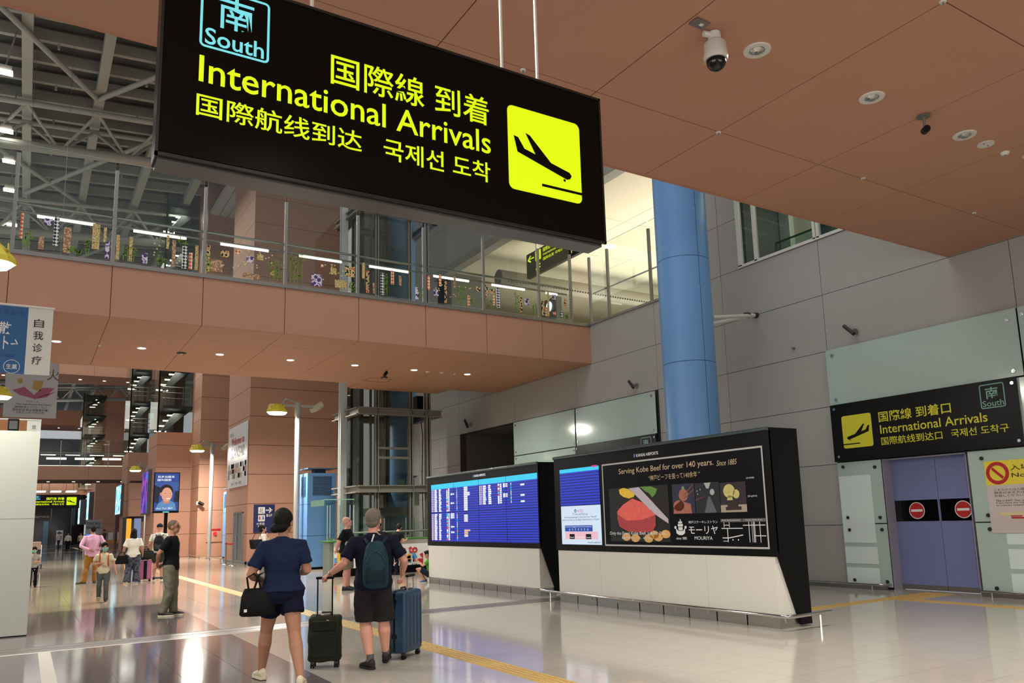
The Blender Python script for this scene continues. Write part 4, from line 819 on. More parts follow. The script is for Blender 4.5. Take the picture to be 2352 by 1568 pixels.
flat('yellow_shapes',PC,[circ(10.62,.48,.16,16),qd(10.9,.36,.2,90),rect((8.4,.3,8.5,.75)),rect((9.9,.27,10.2,.4)),rect((10.78,.46,10.92,.6))],yy,t); flat('blue_shapes',PC,[qd(10.95,.45,.19,0),rect((10.8,.34,10.93,.44)),rect((8.3,.45,8.4,.6)),rect((9.5,.3,9.7,.5)),qd(9.3,.3,.2,0)],bb,t); flat('red_shapes',PC,[qd(11.35,.44,.18,180),qd(11.35,.44,.18,90)[:6],rect((8.3,.27,8.4,.42)),rect((10.6,.26,10.76,.36)),[(10.98,.42),(11.12,.42),(11.1,.34),(11.08,.34),(11.08,.38),(11.01,.38),(11.0,.34),(10.98,.34)]],RED,t,e=.006)
text('lettering','KIX',PC,(10.95,.235,11.15,.29),INK,t,bold=.03)
# ======================= ROOF =======================
R_=struct('roof',B().quad((-45,8,26.2),(45,8,26.2+6.3),(45,160,26.2+6.3),(-45,160,26.2)),DECK,label='steel truss roof high above the hall')
def rz(x): return 22+.07*x
for i in range(40):
    y=24+1.75*i*(1+.004*i); x0,x1=-14,24
    b=B(); b.prism([(x0,y,rz(x0)+.25),(x1,y,rz(x1)+.25),(x1,y,rz(x1)+.75),(x0,y,rz(x0)+.75)],(0,.22,0)); b.obj('purlin',ROOFP,R_)
    for k in range(10):
        if i<22: xx=-6+2.4*k+(i%2)*1.2; B().box(xx,y+.05,rz(xx)+.0,xx+.1,y+.15,rz(xx)+.3).obj('purlin_cleat',ROOFP,R_) if k%2==0 and i<16 else None
struct('roof_deck',B().quad((-30,18,rz(-30)+.9),(40,18,rz(40)+.9),(40,170,rz(40)+.9),(-30,170,rz(-30)+.9)),DECK,label='dark roof deck above the purlins')
for j,x in enumerate((-6.9,-4.0,-1.06,1.85,4.75,7.6,10.5)):
    B().box(x-.2,20,rz(x)-.3,x+.2,165,rz(x)+.25).obj('roof_girder',ROOFP,R_)
def truss(y,w_):
    T=thing('roof_truss','triangular steel roof truss spanning the hall, %s'%w_,'truss',(0,y,20),kind='structure')
    a=lambda x,dy,dz:(x,y+dy,rz(x)+dz)
    B().tube([a(-14,-1.05,-.6),a(20,-1.05,-.6)],.14,10).obj('top_chord',ROOFP,T,smooth=True); B().tube([a(-14,1.05,-.6),a(20,1.05,-.6)],.12,10).obj('top_chord',ROOFP,T,smooth=True); B().tube([a(-14,0,-2.25),a(20,0,-2.25)],.25,12).obj('bottom_chord',ROOFP,T,smooth=True)
    for i,x in enumerate((-6.9,-4.0,-1.06,1.85,4.75,7.6,10.5)):
        for s in (-1,1):
            B().tube([a(x,-1.05,-.6),a(x+s*1.4,0,-2.2)],.07,8).obj('diagonal',ROOFP,T); B().tube([a(x,1.05,-.6),a(x+s*1.4,0,-2.2)],.07,8).obj('diagonal',ROOFP,T)
for k,w_ in enumerate(('nearest row','second row','third row','fourth row','fifth row','sixth row','seventh row')): truss(42+12.5*k+k*k*.3,w_)
for p,q in (((-4.0,30),(1.75,39.8)),((1.75,39.8),(7.6,31)),((-1.06,53),(4.75,43)),((1.85,66),(7.6,55)),((-4,44),(1.85,54))):
    B().tube([(p[0],p[1],rz(p[0])-.45),(q[0],q[1],rz(q[0])-.45)],.12,8).obj('plan_brace',ROOFP,R_,smooth=True)
for i,(x,y,z) in enumerate(((-1.72,35.85,20),(-1.76,41.45,20),(-1.72,45.0,20),(-1.75,49,20),(-1.69,55,20.1),(-1.9,62,20),(-1.7,72,20))):
    t=thing('roof_floodlight','white floodlight at the left frame edge under the roof, %s from the top'%ORD[i],'floodlight',(x,y,z),group='roof floodlights at the left edge')
    B().box(-.22,-.12,-.0,.22,.12,.25).obj('housing',GREYP,t,local=True); B().box(-.26,-.2,-.04,.26,.2,.0).obj('lens',LAMP,t,local=True); B().tube([(0,0,.25),(.3,0,2.0)],.03,6).obj('drop_rod',GREYP,t,local=True)
# slatted ceiling and dark wall beyond bridge (upper)
sl=struct('ceiling_slatted',B().box(8.6,40,20.9,30,60,21.0),mat('pale slat ceiling',(170,172,172),.6),label='pale slatted ceiling by the orange block')
for i in range(14): B().box(8.65+.5*i,40,20.84,9.1+.5*i,52,20.88).obj('slat',mat('pale slat ceiling',(170,172,172)),sl)
# ======================= GLASS STAIR TOWERS =======================
def tower(lab,x0,x1,y0,y1,z0,z1,floors,grp):
    t=thing('stair_tower',lab,'stair tower',((x0+x1)/2,y0,z0),kind='structure')
    g=glassmat('tower glass',(214,222,216),.06)
    B().quad((x0,y0,z0),(x1,y0,z0),(x1,y0,z1),(x0,y0,z1)).obj('front_glass',g,t); B().quad((x0,y1,z0),(x0,y0,z0),(x0,y0,z1),(x0,y1,z1)).obj('side_glass',g,t)
    B().box(x0-.05,y0-.05,z0,x0+.05,y0+.05,z1).obj('corner_mullion',BLACK,t); B().box(x1-.06,y0-.04,z0,x1,y0+.04,z1).obj('edge_mullion',ORANGE2,t)
    B().box(x0+.2,y1-.2,z0,x1,y1-.1,z1).obj('rear_wall',mat('stair inner brown',(158,128,106),.7),t); B().box(x0+1.0,y1-.6,z0,x0+1.35,y1-.3,z1).obj('inner_pier',GREYP,t)
    fl=mat('stair slab dark',(60,60,58),.6)
    for z in floors:
        b=B().box(x0+.3,y0+.3,z,x1,y1-.2,z+.18); b.obj('landing',fl,t)
        for k in range(4): B().box(x1-1.35-.22*k,y0+1.1+.1*k,z-.36-.33*k,x1-.68-.22*k,y0+1.22+.1*k,z-.29-.33*k).obj('strip_lamp',TUBE,t)
        b=B(); b.prism([(x1-1.0,y0+1.0,z-.2),(x1-.3,y0+1.0,z-.2),(x0+.55,y0+1.0,z-1.35),(x0+.35,y0+1.0,z-1.35),(x0+.35,y0+1.0,z-1.25)],(0,1.2,0)); b.obj('stair_flight',fl,t)
        for h in (.45,.8,1.15): B().tube([(x0+.2,y0+.35,z+.18+h),(x1-.05,y0+.35,z+.18+h)],.025,6).obj('stair_rail',STEELD,t)
        for x in (x0+.22,x0+.4,x1-.15,x1-.6): B().tube([(x,y0+.35,z+.18),(x,y0+.35,z+1.33)],.02,6).obj('rail_post',STEELD,t)
    return t
tower('nearer glass stair tower with strip lamps on its landings',6.5,8.5,52.3,56.2,7.5,23.3,[9.0,11.6,14.2,16.8,19.4,22.0],'')
tower('farther glass stair tower behind the nearer one',6.9,8.75,72.5,77,8.0,24,[9.5,12.15,14.8,17.5,20.2],'')
tower('third glass stair tower standing far back by the dark bay',5.9,8.7,122,128,7.5,20.2,[9.3,11.9,14.55,17.2,19.9],'')
B().box(8.7,121.9,8,10.5,122.2,17.8).obj('wall_far_pier',ORANGE2,None,label='tall orange pier beside the third glass tower',kind='structure')
# ======================= FAR BRIDGES =======================
def farbridge(sh,lab,y0,y1,z0,z1,x0,x1,rail=True,lights=6):
    o=struct('footbridge',B().box(x0,y0+.05,z0+.04,x1,y1,z1),ORANGE2,label=lab)
    grid_panels(o,('y',y0),steps(x0,x1,3.93),[z0,z1],ORANGE,'fascia_panel',gap=.02,th=.04); grid_panels(o,('z',z0),steps(x0,x1,3.93),[y0,y1],ORANGE,'soffit_panel',gap=.02,th=.04)
    for i in range(lights):
        t=thing('soffit_light','tiny lit downlight under the %s, %s from the left'%(sh,ORD[i]),'ceiling light',(x0+ (x1-x0)*(i+.5)/lights,(y0+y1)/2,z0),group='downlights under the '+sh); B().tube([(0,0,.01),(0,0,-.03)],.13,10).obj('lens',DOWN,t,local=True)
    return o
farbridge('far footbridge','far footbridge crossing the hall at first floor level',85,91.5,6.46,7.7,-16,9,lights=12)
farbridge('upper far footbridge','upper far footbridge high above the far footbridge',85,90.1,16.33,18.0,-16,9,lights=12)
farbridge('most distant footbridge','most distant upper footbridge beyond the glass towers',140,148,17.9,20.2,-20,7.9,lights=10)
farbridge('bridge by the shop front','distant first floor footbridge near the dark shop front',128,136,6.6,8.6,-20,8.4,lights=8)
t=railing('distant glass railing with bright tubes on the far footbridge',('y',85.0),[-5.5,-3.5,-1.5,.5,2.47,4.44,6.4,8.3],7.75,10.1,10.2,led=8.75,rail=8.95)
o=B(); 
for i in range(5): o.tube([(-3.2+2.3*i,86.2,8.5),(-1.6+2.3*i,86.2,8.5)],.09,6)
o.obj('glow_tubes',TUBE,t)
# distant strip lamps and dark bays
b=B()
for i in range(6): b.box(-6+1.9*i+.2,131,6.0,-6+1.9*i+1.6,133,6.1)
t=thing('ceiling_strip_lamps','row of bright ceiling lamps above the far dark shop','ceiling light',(0,124,6)); 
for i in range(7): B().box(-6+1.75*i,122,7.0,-4.85+1.75*i,124.5,7.1).obj('lamp_panel',LAMP,t)
t=thing('shop_front','unlit black glazed shop front at the far end of the hall','shop front',(2,126,0))
B().box(-12,126,0,7.0,126.1,6.7).obj('glazing',BLACKG,t)
for i in range(7): B().box(-9+2.4*i,125.95,0,-8.9+2.4*i,126,6.6).obj('mullion',DARK,t)
B().box(2.2,125.5,0,2.8,125.6,3.2).obj('poster_case',mat('dim blue glass',(60,80,96),.3),t); text('lettering','Baggage Service',('y',125.9),(-.9,3.6,2.8,4.0),mat('dim letter',(90,80,80),.5),t)
t=thing('a_board','white free-standing notice board in front of the dark shop','notice board',(3.4,104,0)); B().box(3.1,104,.3,3.75,104.05,1.9).obj('board',WH,t); B().box(3.1,104,0,3.15,104.05,.3).obj('leg',STEELD,t); B().box(3.7,104,0,3.75,104.05,.3).obj('leg',STEELD,t); flat('print',('y',103.98),[rect((3.2,1.5,3.65,1.7)),rect((3.2,.9,3.65,1.3))],PGY,t)
# north sign
Nn=thing('hanging_arrivals_sign','distant black International Arrivals sign with blue North badge','sign',(2.6,87.5,4)); NX=.87; SCL=1.119
B().box(.4,87.5,3.9,4.36,87.8,5.2).obj('casing',SIGNK,Nn)
fx=lambda u:.66+(u-.68)*SCL*1.14; fz=lambda v:3.98+(v-3.75)*SCL*1.05
def fb(b_): return (fx(b_[0]),fz(b_[1]),fx(b_[2]),fz(b_[3]))
PNS=('y',87.49); flat('badge_field',PNS,[rrect(fb((.684,4.382,1.075,4.72)),.03)],mat('badge blue',(24,66,130),.5,emit=.6),Nn); text('lettering','北',PNS,fb((.79,4.53,.97,4.70)),CYA,Nn,bold=.02); text('lettering','North',PNS,fb((.71,4.4,1.05,4.5)),CYA,Nn,bold=.02)
text('lettering','国際線 到着',PNS,fb((1.453,4.367,2.585,4.575)),YEL,Nn,bold=.02); text('lettering','International Arrivals',PNS,fb((.688,4.16,2.595,4.325)),YEL,Nn,bold=.018); text('lettering','国際航线到达',PNS,fb((.681,3.952,1.658,4.092)),YEL,Nn,bold=.018); text('lettering','국제선 도착',PNS,fb((1.803,3.947,2.586,4.093)),YEL,Nn,bold=.018)
q=fb((2.738,3.945,3.371,4.581)); flat('pictogram',PNS,[rrect(q,.05)],YEL,Nn); flat('aircraft',PNS,list(plane_shape(q[0],q[1],q[2]-q[0],q[3]-q[1])),SIGNK,Nn,e=.02)
for x in (1.2,1.8,3.2,3.8): B().tube([(x,87.6,5.2),(x,87.6,6.5)],.02,6).obj('hanger_rod',WHITEP,Nn)
# ======================= DIGITAL SIGNS, SCREEN =======================
def vsign(lab,x,y0,y1,z0,z1,m,extra=None,th=.35):
    t=thing('digital_sign',lab,'screen',(x,(y0+y1)/2,z0)); B().box(x,y0,z0,x+th,y1,z1).obj('casing',mat('casing grey',(90,92,94),.4),t); B().box(x-.012,y0+.1,z0+.1,x-.004,y1-.1,z1-.1).obj('display',m,t); return t
PUR=pattern('purple display',(40,40,150),(150,50,160),1.4,'VORONOI',(70,110,220)); PUR.node_tree.nodes['Principled BSDF'].inputs['Emission Strength'].default_value=.8
def linkem(m):
    nt=m.node_tree; b=nt.nodes['Principled BSDF']; l=b.inputs['Base Color'].links[0].from_socket; nt.links.new(l,b.inputs['Emission Color'])
linkem(PUR); CYD=pattern('cyan display',(120,220,245),(225,245,252),1.1,'VORONOI',(60,170,220)); linkem(CYD); CYD.node_tree.nodes['Principled BSDF'].inputs['Emission Strength'].default_value=1.0
vsign('tall purple lit digital sign on the near stair tower side',6.3,54.0,57.0,2.6,5.35,PUR)
vsign('tall cyan lit digital sign beyond the purple one',6.7,74.5,79.0,2.95,5.55,CYD)
vsign('thin blue-white lit sign near the dark shop, upper right',6.6,112,116,3.0,6.5,CYD,th=.55); vsign('thin blue-white lit sign left of the other thin one',6.0,118,122.05,2.6,5.8,CYD,th=.9)
t=thing('lit_column_poster','glowing orange strip poster at the foot of the farther tower','light box',(6.85,71.9,0)); B().box(6.95,71.8,.3,7.3,71.85,2.6).obj('orange_face',mat('lit orange',(245,160,30),.5,emit=1.2),t); B().box(6.7,71.85,0,7.5,72.1,2.7).obj('casing',DARK,t); B().box(7.5,71.8,.2,8.0,72.1,2.6).obj('pale_face',mat('dim lit blue',(150,170,220),.4,emit=.5),t)
block('warmly lit orange wall at the foot of the farther tower',7.0,8.6,71.2,72.4,5.6,z0=2.75)
UB=thing('advert_screen','portrait screen with a smiling person in glasses on a black pole','screen',(4.1,30.6,0)); UY=30.6
B().box(3.76,UY,2.22,4.6,UY+.1,3.64).obj('casing',BLACK,UB,bevel=.01); B().tube([(4.2,UY+.08,0),(4.2,UY+.08,2.3)],.06,12).obj('pole',BLACK,UB); B().box(3.9,UY-.2,0,4.5,UY+.35,.03).obj('base_plate',BLACK,UB)
PU=('y',UY-.003); f_=lambda n_,p,c,e=.002,em=.9: flat(n_,PU,p,mat('ad '+n_,c,.5,emit=em),UB,e=e)
f_('picture_background',[rect((3.79,2.29,4.57,3.61))],(44,74,150)); f_('car_window',[rect((3.79,3.0,4.57,3.3))],(60,90,160),.003)
f_('seat_dark',[[(3.79,2.6),(3.92,2.55),(3.98,3.1),(3.79,3.2)],[(4.42,2.6),(4.57,2.6),(4.57,3.0),(4.45,2.95)]],(24,30,50),.004); f_('shirt',[[(3.84,2.31),(4.5,2.31),(4.46,2.56),(4.3,2.66),(4.05,2.66),(3.9,2.52)]],(90,140,190),.005)
f_('hair',[circ(4.17,2.99,.22,20,.22)],(26,20,22),.006); f_('ear',[circ(4.0,2.88,.04,10,.06)],(200,140,120),.007); f_('face',[circ(4.19,2.86,.175,22,.25)],(226,160,134),.008); f_('neck',[rect((4.09,2.55,4.27,2.68))],(200,136,112),.007)
f_('smile',[[(4.15,2.72),(4.24,2.69),(4.32,2.73),(4.24,2.74)]],(250,240,235),.010); f_('eyes',[circ(4.15,2.9,.02,8,.01),circ(4.29,2.9,.018,8,.01)],(40,26,24),.010)
b=B()
for cx in (4.13,4.3):
    o_=circ(cx,2.895,.07,18,.05); i_=circ(cx,2.895,.06,18,.042)
    for k in range(18): b.quad(*[P3(PU,a_,c_,.012) for a_,c_ in (o_[k],o_[(k+1)%18],i_[(k+1)%18],i_[k])])
b.obj('glasses',mat('ad glasses',(240,220,215),.4,emit=.6),UB)
text('lettering','优步出租车\n随叫随到',PU,(3.87,3.32,4.42,3.54),SWH,UB,e=.014,bold=.015); text('lettering','Uber Taxi 優步',PU,(3.85,2.35,4.4,2.42),SWH,UB,e=.014); B().box(4.08,UY-.01,2.235,4.28,UY-.002,2.27).obj('brand_light',CYA,UB)
# ======================= LEFT: PARTITION AND BANNERS =======================
t=thing('partition_wall','large plain white partition box at the left frame edge','partition',(-1.5,15.8,0))
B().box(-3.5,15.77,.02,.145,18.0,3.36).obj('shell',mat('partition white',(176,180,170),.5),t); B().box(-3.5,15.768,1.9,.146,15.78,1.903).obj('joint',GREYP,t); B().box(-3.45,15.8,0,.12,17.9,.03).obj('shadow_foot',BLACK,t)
t=thing('top_unit','small black box standing on top of the white partition','equipment',(-.25,16,3.37)); B().box(-.33,15.9,3.36,-.17,16.1,3.58).obj('body',BLACK,t,bevel=.01); B().box(-.31,15.89,3.40,-.19,15.9,3.54).obj('front_plate',DARK,t)
PBN=('y',12.0)
t=thing('hanging_banner','blue and white hanging banner with vertical Chinese characters','banner',(-.4,12,4.6)); B().box(-1.3,12.0,3.69,-.115,12.012,4.58).obj('blue_field',mat('banner blue',(60,140,214),.5,emit=.08),t); B().box(-.115,12.0,3.69,.165,12.012,4.58).obj('white_field',mat('banner white',(216,216,208),.5),t); B().tube([(-1.3,12,4.59),(.178,12,4.59)],.016,8).obj('top_bar',WHITEP,t)
for i,ch in enumerate('自我诊疗'): text('lettering',ch,PBN,(-.045,4.38-.165*i-.06,.065,4.38-.165*i+.055),INK,t,bold=.004)
text('lettering','うるおう',PBN,(-.47,4.46,-.16,4.53),mat('banner ink blue',(34,66,130),.5),t); text('lettering','散',PBN,(-.42,4.2,-.29,4.36),WH,t,bold=.01); text('lettering','ペト→',PBN,(-.5,4.0,-.2,4.17),WH,t,bold=.01); text('lettering','生薬',PBN,(-.315,3.745,-.195,3.81),WH,t,bold=.01); text('lettering','処方薬相談',PBN,(-.42,3.90,-.23,3.94),mat('banner ink blue',(34,66,130)),t)
oo=circ(-.255,3.778,.09,26); ii=circ(-.255,3.778,.084,26); flat('circle_outline',PBN,[[oo[k],oo[(k+1)%26],ii[(k+1)%26],ii[k]] for k in range(26)],WH,t)
PBG=('y',36.0)
t=thing('hanging_banner','grey-white hanging poster with an open pink box and date','banner',(0,36,8)); B().box(-.93,36,6.075,.81,36.015,8.93).obj('sheet',mat('poster grey',(172,170,172),.5),t)
[B().tube([(x,36,8.93),(x,36,rz(x))],.008,6).obj('hanger_wire',STEELD,t) for x in (-.7,.6)]
flat('pink_box',PBG,[[(-0.690,7.125),(-0.300,7.275),(0.030,6.975),(0.030,6.825),(-0.450,6.945)],[(0.030,6.975),(0.300,7.275),(0.705,7.275),(0.495,7.005),(0.030,6.825)],[(0.030,6.825),(0.750,7.155),(0.450,6.900),(0.030,6.795)]],mat('poster pink',(150,72,96),.5),t); flat('gold_bottle',PBG,[[(-0.060,7.215),(0.225,7.125),(0.330,7.545),(0.000,7.545)],[(-0.570,7.575),(-0.390,7.605),(-0.360,7.425),(-0.495,7.380)]],mat('poster gold',(160,130,60),.5),t)
text('lettering','2026.6.2',PBG,(-0.210,6.675,0.180,6.750),mat('poster grey ink',(110,100,90)),t); text('lettering','New International Area Open!',PBG,(-0.525,6.540,0.615,6.630),INK,t); text('lettering','国際線 新エリアオープン!',PBG,(-0.570,6.435,0.480,6.525),INK,t); text('lettering','国际航线 新区域隆重开幕!',PBG,(-0.630,6.330,0.540,6.420),INK,t); text('lettering','국제선 신규 구역 오픈!',PBG,(-0.525,6.225,0.420,6.315),INK,t); text('brush_letter','火',PBG,(0.420,7.575,0.840,8.025),mat('poster brown',(90,72,50)),t,bold=.0)
t=thing('hanging_banner','orange and white banner partly hidden behind the white partition','banner',(-.1,20,4)); B().box(-1.5,20,3.2,-.07,20.012,4.05).obj('orange_field',mat('banner orange',(240,140,30),.5,emit=.06),t); B().box(-.07,20,3.2,.185,20.012,4.05).obj('white_field',mat('banner white',(216,216,208)),t); B().tube([(-1.5,20,4.06),(.19,20,4.06)],.018,8).obj('top_bar',WHITEP,t); P2=('y',20.0); text('lettering','欢\n迎',P2,(.02,3.72,.10,3.97),INK,t); text('lettering','うるおう',P2,(-.5,3.9,-.12,3.98),mat('banner brown',(150,80,10)),t)
# ======================= FAR STANDS, STANCHIONS =======================
def stanchion(x,y,lab,m=STEEL):
    t=thing('stanchion',lab,'barrier post',(x,y,0)); B().loft([((0,0,0),(.17,0,0),(0,.17,0)),((0,0,.02),(.16,0,0),(0,.16,0)),((0,0,.05),(.03,0,0),(0,.03,0))],16).obj('base',m,t,local=True); B().tube([(0,0,.04),(0,0,.92)],.032,10).obj('pole',m,t,local=True); B().tube([(0,0,.9),(0,0,.98)],.042,10).obj('belt_head',RED,t,local=True); return t
stanchion(7.72,37.9,'farther steel belt post at the corner of the orange block'); stanchion(7.75,36.7,'nearer steel belt post at the corner of the orange block')
B().box(7.72,36.76,.9,7.75,37.84,.96).obj('barrier_belt',RED,None,label='red belt between the two steel posts',cat='barrier belt')
for i,(x,y) in enumerate(((8.0,98),(8.9,98))):
    t=thing('display_stand','orange and white display stand by the far orange wall, %s'%('left' if i==0 else 'right'),'display stand',(x,y,0)); B().box(x-.3,y,.3,x+.3,y+.05,1.5).obj('panel',WH,t); B().box(x-.3,y-.01,.3,x+.3,y-.005,.7).obj('orange_print',mat('stand orange',(220,140,90),.5),t); B().box(x-.3,y,0,x-.26,y+.05,1.7).obj('leg',STEELD,t); B().box(x+.26,y,0,x+.3,y+.05,1.7).obj('leg',STEELD,t)
t=thing('information_kiosk','white self-service kiosk with blue screen and letter board behind the man in pink','kiosk',(5.9,96,0)); B().box(5.4,96,0,6.5,96.5,1.4).obj('body',WH,t,bevel=.02); B().box(5.55,95.97,1.0,5.95,96,1.4).obj('screen',mat('kiosk blue',(80,140,235),.3,emit=1),t); B().box(5.5,96.5,1.4,7.0,96.55,2.9).obj('header_board',mat('kiosk header',(180,184,190),.5),t); text('lettering','TAXI BUS\nRAIL CAR',('y',96.48),(5.6,1.9,6.9,2.7),INK,t)
# low rail at wall feet
t=thing('bumper_rail','low steel rail along the foot of the brown wall','rail',(8.3,50,0)); B().tube([(8.35,42,.12),(8.35,51.6,.12)],.03,8).obj('rail',CHROME,t); 
for y in (42.2,45,48,51): B().tube([(8.35,y,.12),(8.35,y,0)],.02,6).obj('post',STEELD,t)
# ======================= GLASS DECORATIONS ON THE FOOTBRIDGE =======================
DN=pattern('navy lattice',(24,28,66),(226,224,214),18); DG=pattern('gold floral',(170,134,60),(214,196,140),26,'VORONOI',(80,60,30)); DOo=pattern('orange lattice',(200,90,50),(236,214,180),16); DP=pattern('purple floral',(70,46,110),(214,206,220),9,'VORONOI',(120,90,150)); DB=pattern('black floral',(28,24,34),(210,190,120),14,'VORONOI',(190,80,60)); DT=pattern('cream script',(206,170,130),(150,110,84),22,'VORONOI'); BAM=mat('bamboo green',(104,140,44),.6)
MS={'n':DN,'g':DG,'o':DOo,'p':DP,'b':DB,'t':DT}
PG=('y',YB-.014)
def dec(kind,u,z0,w_,h_):
    if kind=='k': return flat('bamboo_decal',PG,bamboo(u,z0,w_,h_),BAM,rail1,e=.004)
    return flat('patterned_decal',PG,[rect((u-w_/2,z0,u+w_/2,z0+h_))],MS[kind],rail1,e=.003)
def bamboo(u,z0,w_,h_):
    rr=random.Random(int(u*1000)); ps=[]
    n=max(2,int(w_/.09))
    for i in range(n):
        x=u-w_/2+w_*(i+.5)/n+rr.uniform(-.02,.02); hh=h_*rr.uniform(.65,1); ps.append([(x-.009,z0),(x+.009,z0),(x+.007,z0+hh),(x-.007,z0+hh)])
        for k in range(11):
            z=z0+hh*rr.uniform(.25,1); a=rr.uniform(-2.6,-.5) if rr.random()<.7 else rr.uniform(.2,2.6); l=rr.uniform(.06,.12); dx_,dz=math.cos(a)*l,math.sin(a)*l*.7; ps.append([(x,z),(x+dx_*.5-dz*.15,z+dz*.5+dx_*.15),(x+dx_,z+dz),(x+dx_*.5+dz*.15,z+dz*.5-dx_*.15)])
    return ps
for d_ in [('n',-.92,7.82,.09,.5),('o',-.43,8.0,.05,.6),('k',-.3,7.82,.2,.5),('p',0.06,8.4,.16,.16),('n',.22,7.95,.1,.68),('t',.44,7.82,.15,.6),('k',.85,7.82,.16,.55),('g',1.0,8.0,.15,.6),('g',1.18,8.2,.06,.35),('p',1.24,7.82,.08,.4),('k',.62,7.82,.3,.2),('t',-.05,7.82,.1,.3),
 ('g',1.45,7.82,.07,.6),('g',1.72,7.82,.07,.6),('k',1.68,7.82,.3,.5),('p',2.02,7.82,.12,.25),('g',2.5,8.25,.06,.34),('t',2.64,7.82,.08,.68),('k',2.36,7.82,.14,.36),('n',2.88,7.82,.11,.56),('k',2.82,8.38,.2,.26),('o',3.02,7.82,.08,.42),('g',3.15,7.82,.07,.62),('b',3.42,7.82,.08,.68),
 ('k',3.42,7.82,.1,.5),('t',3.6,7.85,.3,.3),('o',4.1,8.37,.12,.11),('p',4.4,8.2,.17,.16),('b',3.8,8.25,.2,.17),('g',4.65,8.3,.16,.15),('k',5.05,7.82,.42,.8),('t',4.45,7.8,.42,.12),('g',4.95,7.95,.1,.12),
 ('k',5.55,7.82,.4,.8),('p',6.1,7.82,.28,.32),('o',6.25,8.35,.08,.08),('g',6.55,8.2,.16,.18),('g',6.75,7.85,.32,.22),('b',7.0,8.2,.27,.3),('k',7.05,7.82,.2,.25),
 ('g',7.38,8.2,.08,.45),('b',7.5,7.82,.09,.62),('n',7.93,7.82,.12,.62),('k',8.02,7.82,.2,.75),('o',8.22,8.15,.09,.4),('t',8.45,8.15,.08,.28),('p',8.95,7.82,.1,.35),('k',9.05,7.82,.14,.4),('t',7.68,7.82,.06,.3),
 ('o',9.32,8.15,.09,.4),('b',9.85,7.82,.08,.65),('o',9.68,8.3,.09,.35),('p',9.55,8.0,.16,.18),('k',10.35,7.82,.3,.65),('o',10.6,7.82,.08,.32),('t',10.15,8.3,.07,.36),('k',10.72,7.82,.1,.5),('b',10.92,8.3,.14,.16),
 ('b',11.2,8.15,.08,.4),('b',11.4,8.3,.17,.14),('n',11.6,7.9,.12,.6),('k',11.3,7.82,.2,.3),('o',11.45,7.95,.08,.3),('k',12.25,7.82,.16,.68),('b',12.4,7.82,.09,.55),('p',12.6,8.1,.15,.2),('k',12.9,7.82,.2,.4),
 ('b',13.2,7.82,.1,.5),('g',13.4,7.82,.08,.8),('o',13.32,7.82,.08,.3),('p',13.62,8.4,.14,.16),('b',14.05,8.2,.1,.28),('o',13.62,7.9,.1,.1),('n',13.9,7.85,.1,.2),('k',14.1,7.82,.1,.25),('n',14.28,7.8,.07,.75)]: dec(*d_)
rr=random.Random(2)
flat('petal_decals',PG,[circ(u,z,.02,6) for u,z in [(3.7+rr.random()*1.3,8.0+rr.random()*.5) for _ in range(22)]+[(5.9+rr.random()*1.2,7.9+rr.random()*.6) for _ in range(20)]+[(2.2+rr.random()*.7,7.9+rr.random()*.6) for _ in range(14)]+[(9.5+rr.random()*1.3,8.0+rr.random()*.5) for _ in range(16)]],mat('petal cream',(214,200,140),.5),rail1)
# ======================= PEOPLE =======================
SKL=mat('skin light',(194,144,118),.5,spec=.35); SKM=mat('skin tan',(166,120,94),.5,spec=.35); SKP=mat('skin pink',(200,146,126),.5,spec=.35)
HAIRB=mat('hair black',(13,11,10),.6,spec=.2,noise_=.3,nscale=60,bump=.6,bscale=180); HAIRG=mat('hair grey',(104,95,84),.6,noise_=.35,nscale=70,bump=.6,bscale=160); HAIRS=mat('hair shaved',(92,72,60),.7,noise_=.15,nscale=90)
EYE=mat('eye dark',(18,14,12),.3); LIP=mat('lip',(160,84,76),.5)
def cloth(name,rgb,rough=.85): return mat(name,rgb,rough,noise_=.12,nscale=5,bump=.25,bscale=60,spec=.15)
FOLD=bpy.data.textures.new('fold','CLOUDS'); FOLD.noise_scale=.13; FOLD.noise_depth=1
def skinned(o,vox,sm=3,fold=0,thick=0):
    r=o.modifiers.new('fuse','REMESH'); r.mode='VOXEL'; r.voxel_size=vox; r.use_smooth_shade=True
    if sm: q=o.modifiers.new('soften','SMOOTH'); q.factor=.5; q.iterations=sm
    if fold:
        d=o.modifiers.new('folds','DISPLACE'); d.texture=FOLD; d.strength=fold; d.mid_level=.5; d.texture_coords='LOCAL'
    return o
def mix(a,b,t): return a+(b-a)*t
def hand(b,w,d,pn,curl=.35,s=1.0,side=1):
    w=Vector(w); d=Vector(d).normalized(); pn=Vector(pn); pn=(pn-d*pn.dot(d)).normalized(); u=d.cross(pn).normalized()
    L=.088*s
    b.loft([(w-d*.02,u*.027*s,pn*.021*s),(w+d*.015*s,u*.030*s,pn*.017*s),(w+d*.05*s,u*.040*s,pn*.016*s),(w+d*L,u*.041*s,pn*.013*s)],12)
    for k,(off,ln) in enumerate(((-.030,.072),(-.010,.082),(.010,.078),(.029,.062))):
        p=w+d*(L-.008)+u*off*s; pts=[p]; a=0; q=p
        for j,fr in enumerate((.42,.33,.25)):
            a+=curl*(1.0 if j else .7); dd=d*math.cos(a)+pn*math.sin(a)+u*off*1.2; q=q+dd.normalized()*ln*s*fr; pts.append(q)
        b.tube(pts,[.0095*s,.0092*s,.0082*s,.007*s],8)
    p=w+d*.022*s-u*.026*s*side; t1=p+(d*.55-u*.75*side+pn*.35).normalized()*.036*s; t2=t1+(d*.85-u*.25*side+pn*.45).normalized()*.032*s; t3=t2+(d*.9+pn*.5).normalized()*.022*s
    b.tube([p,t1,t2,t3],[.014*s,.0115*s,.0105*s,.0085*s],8)
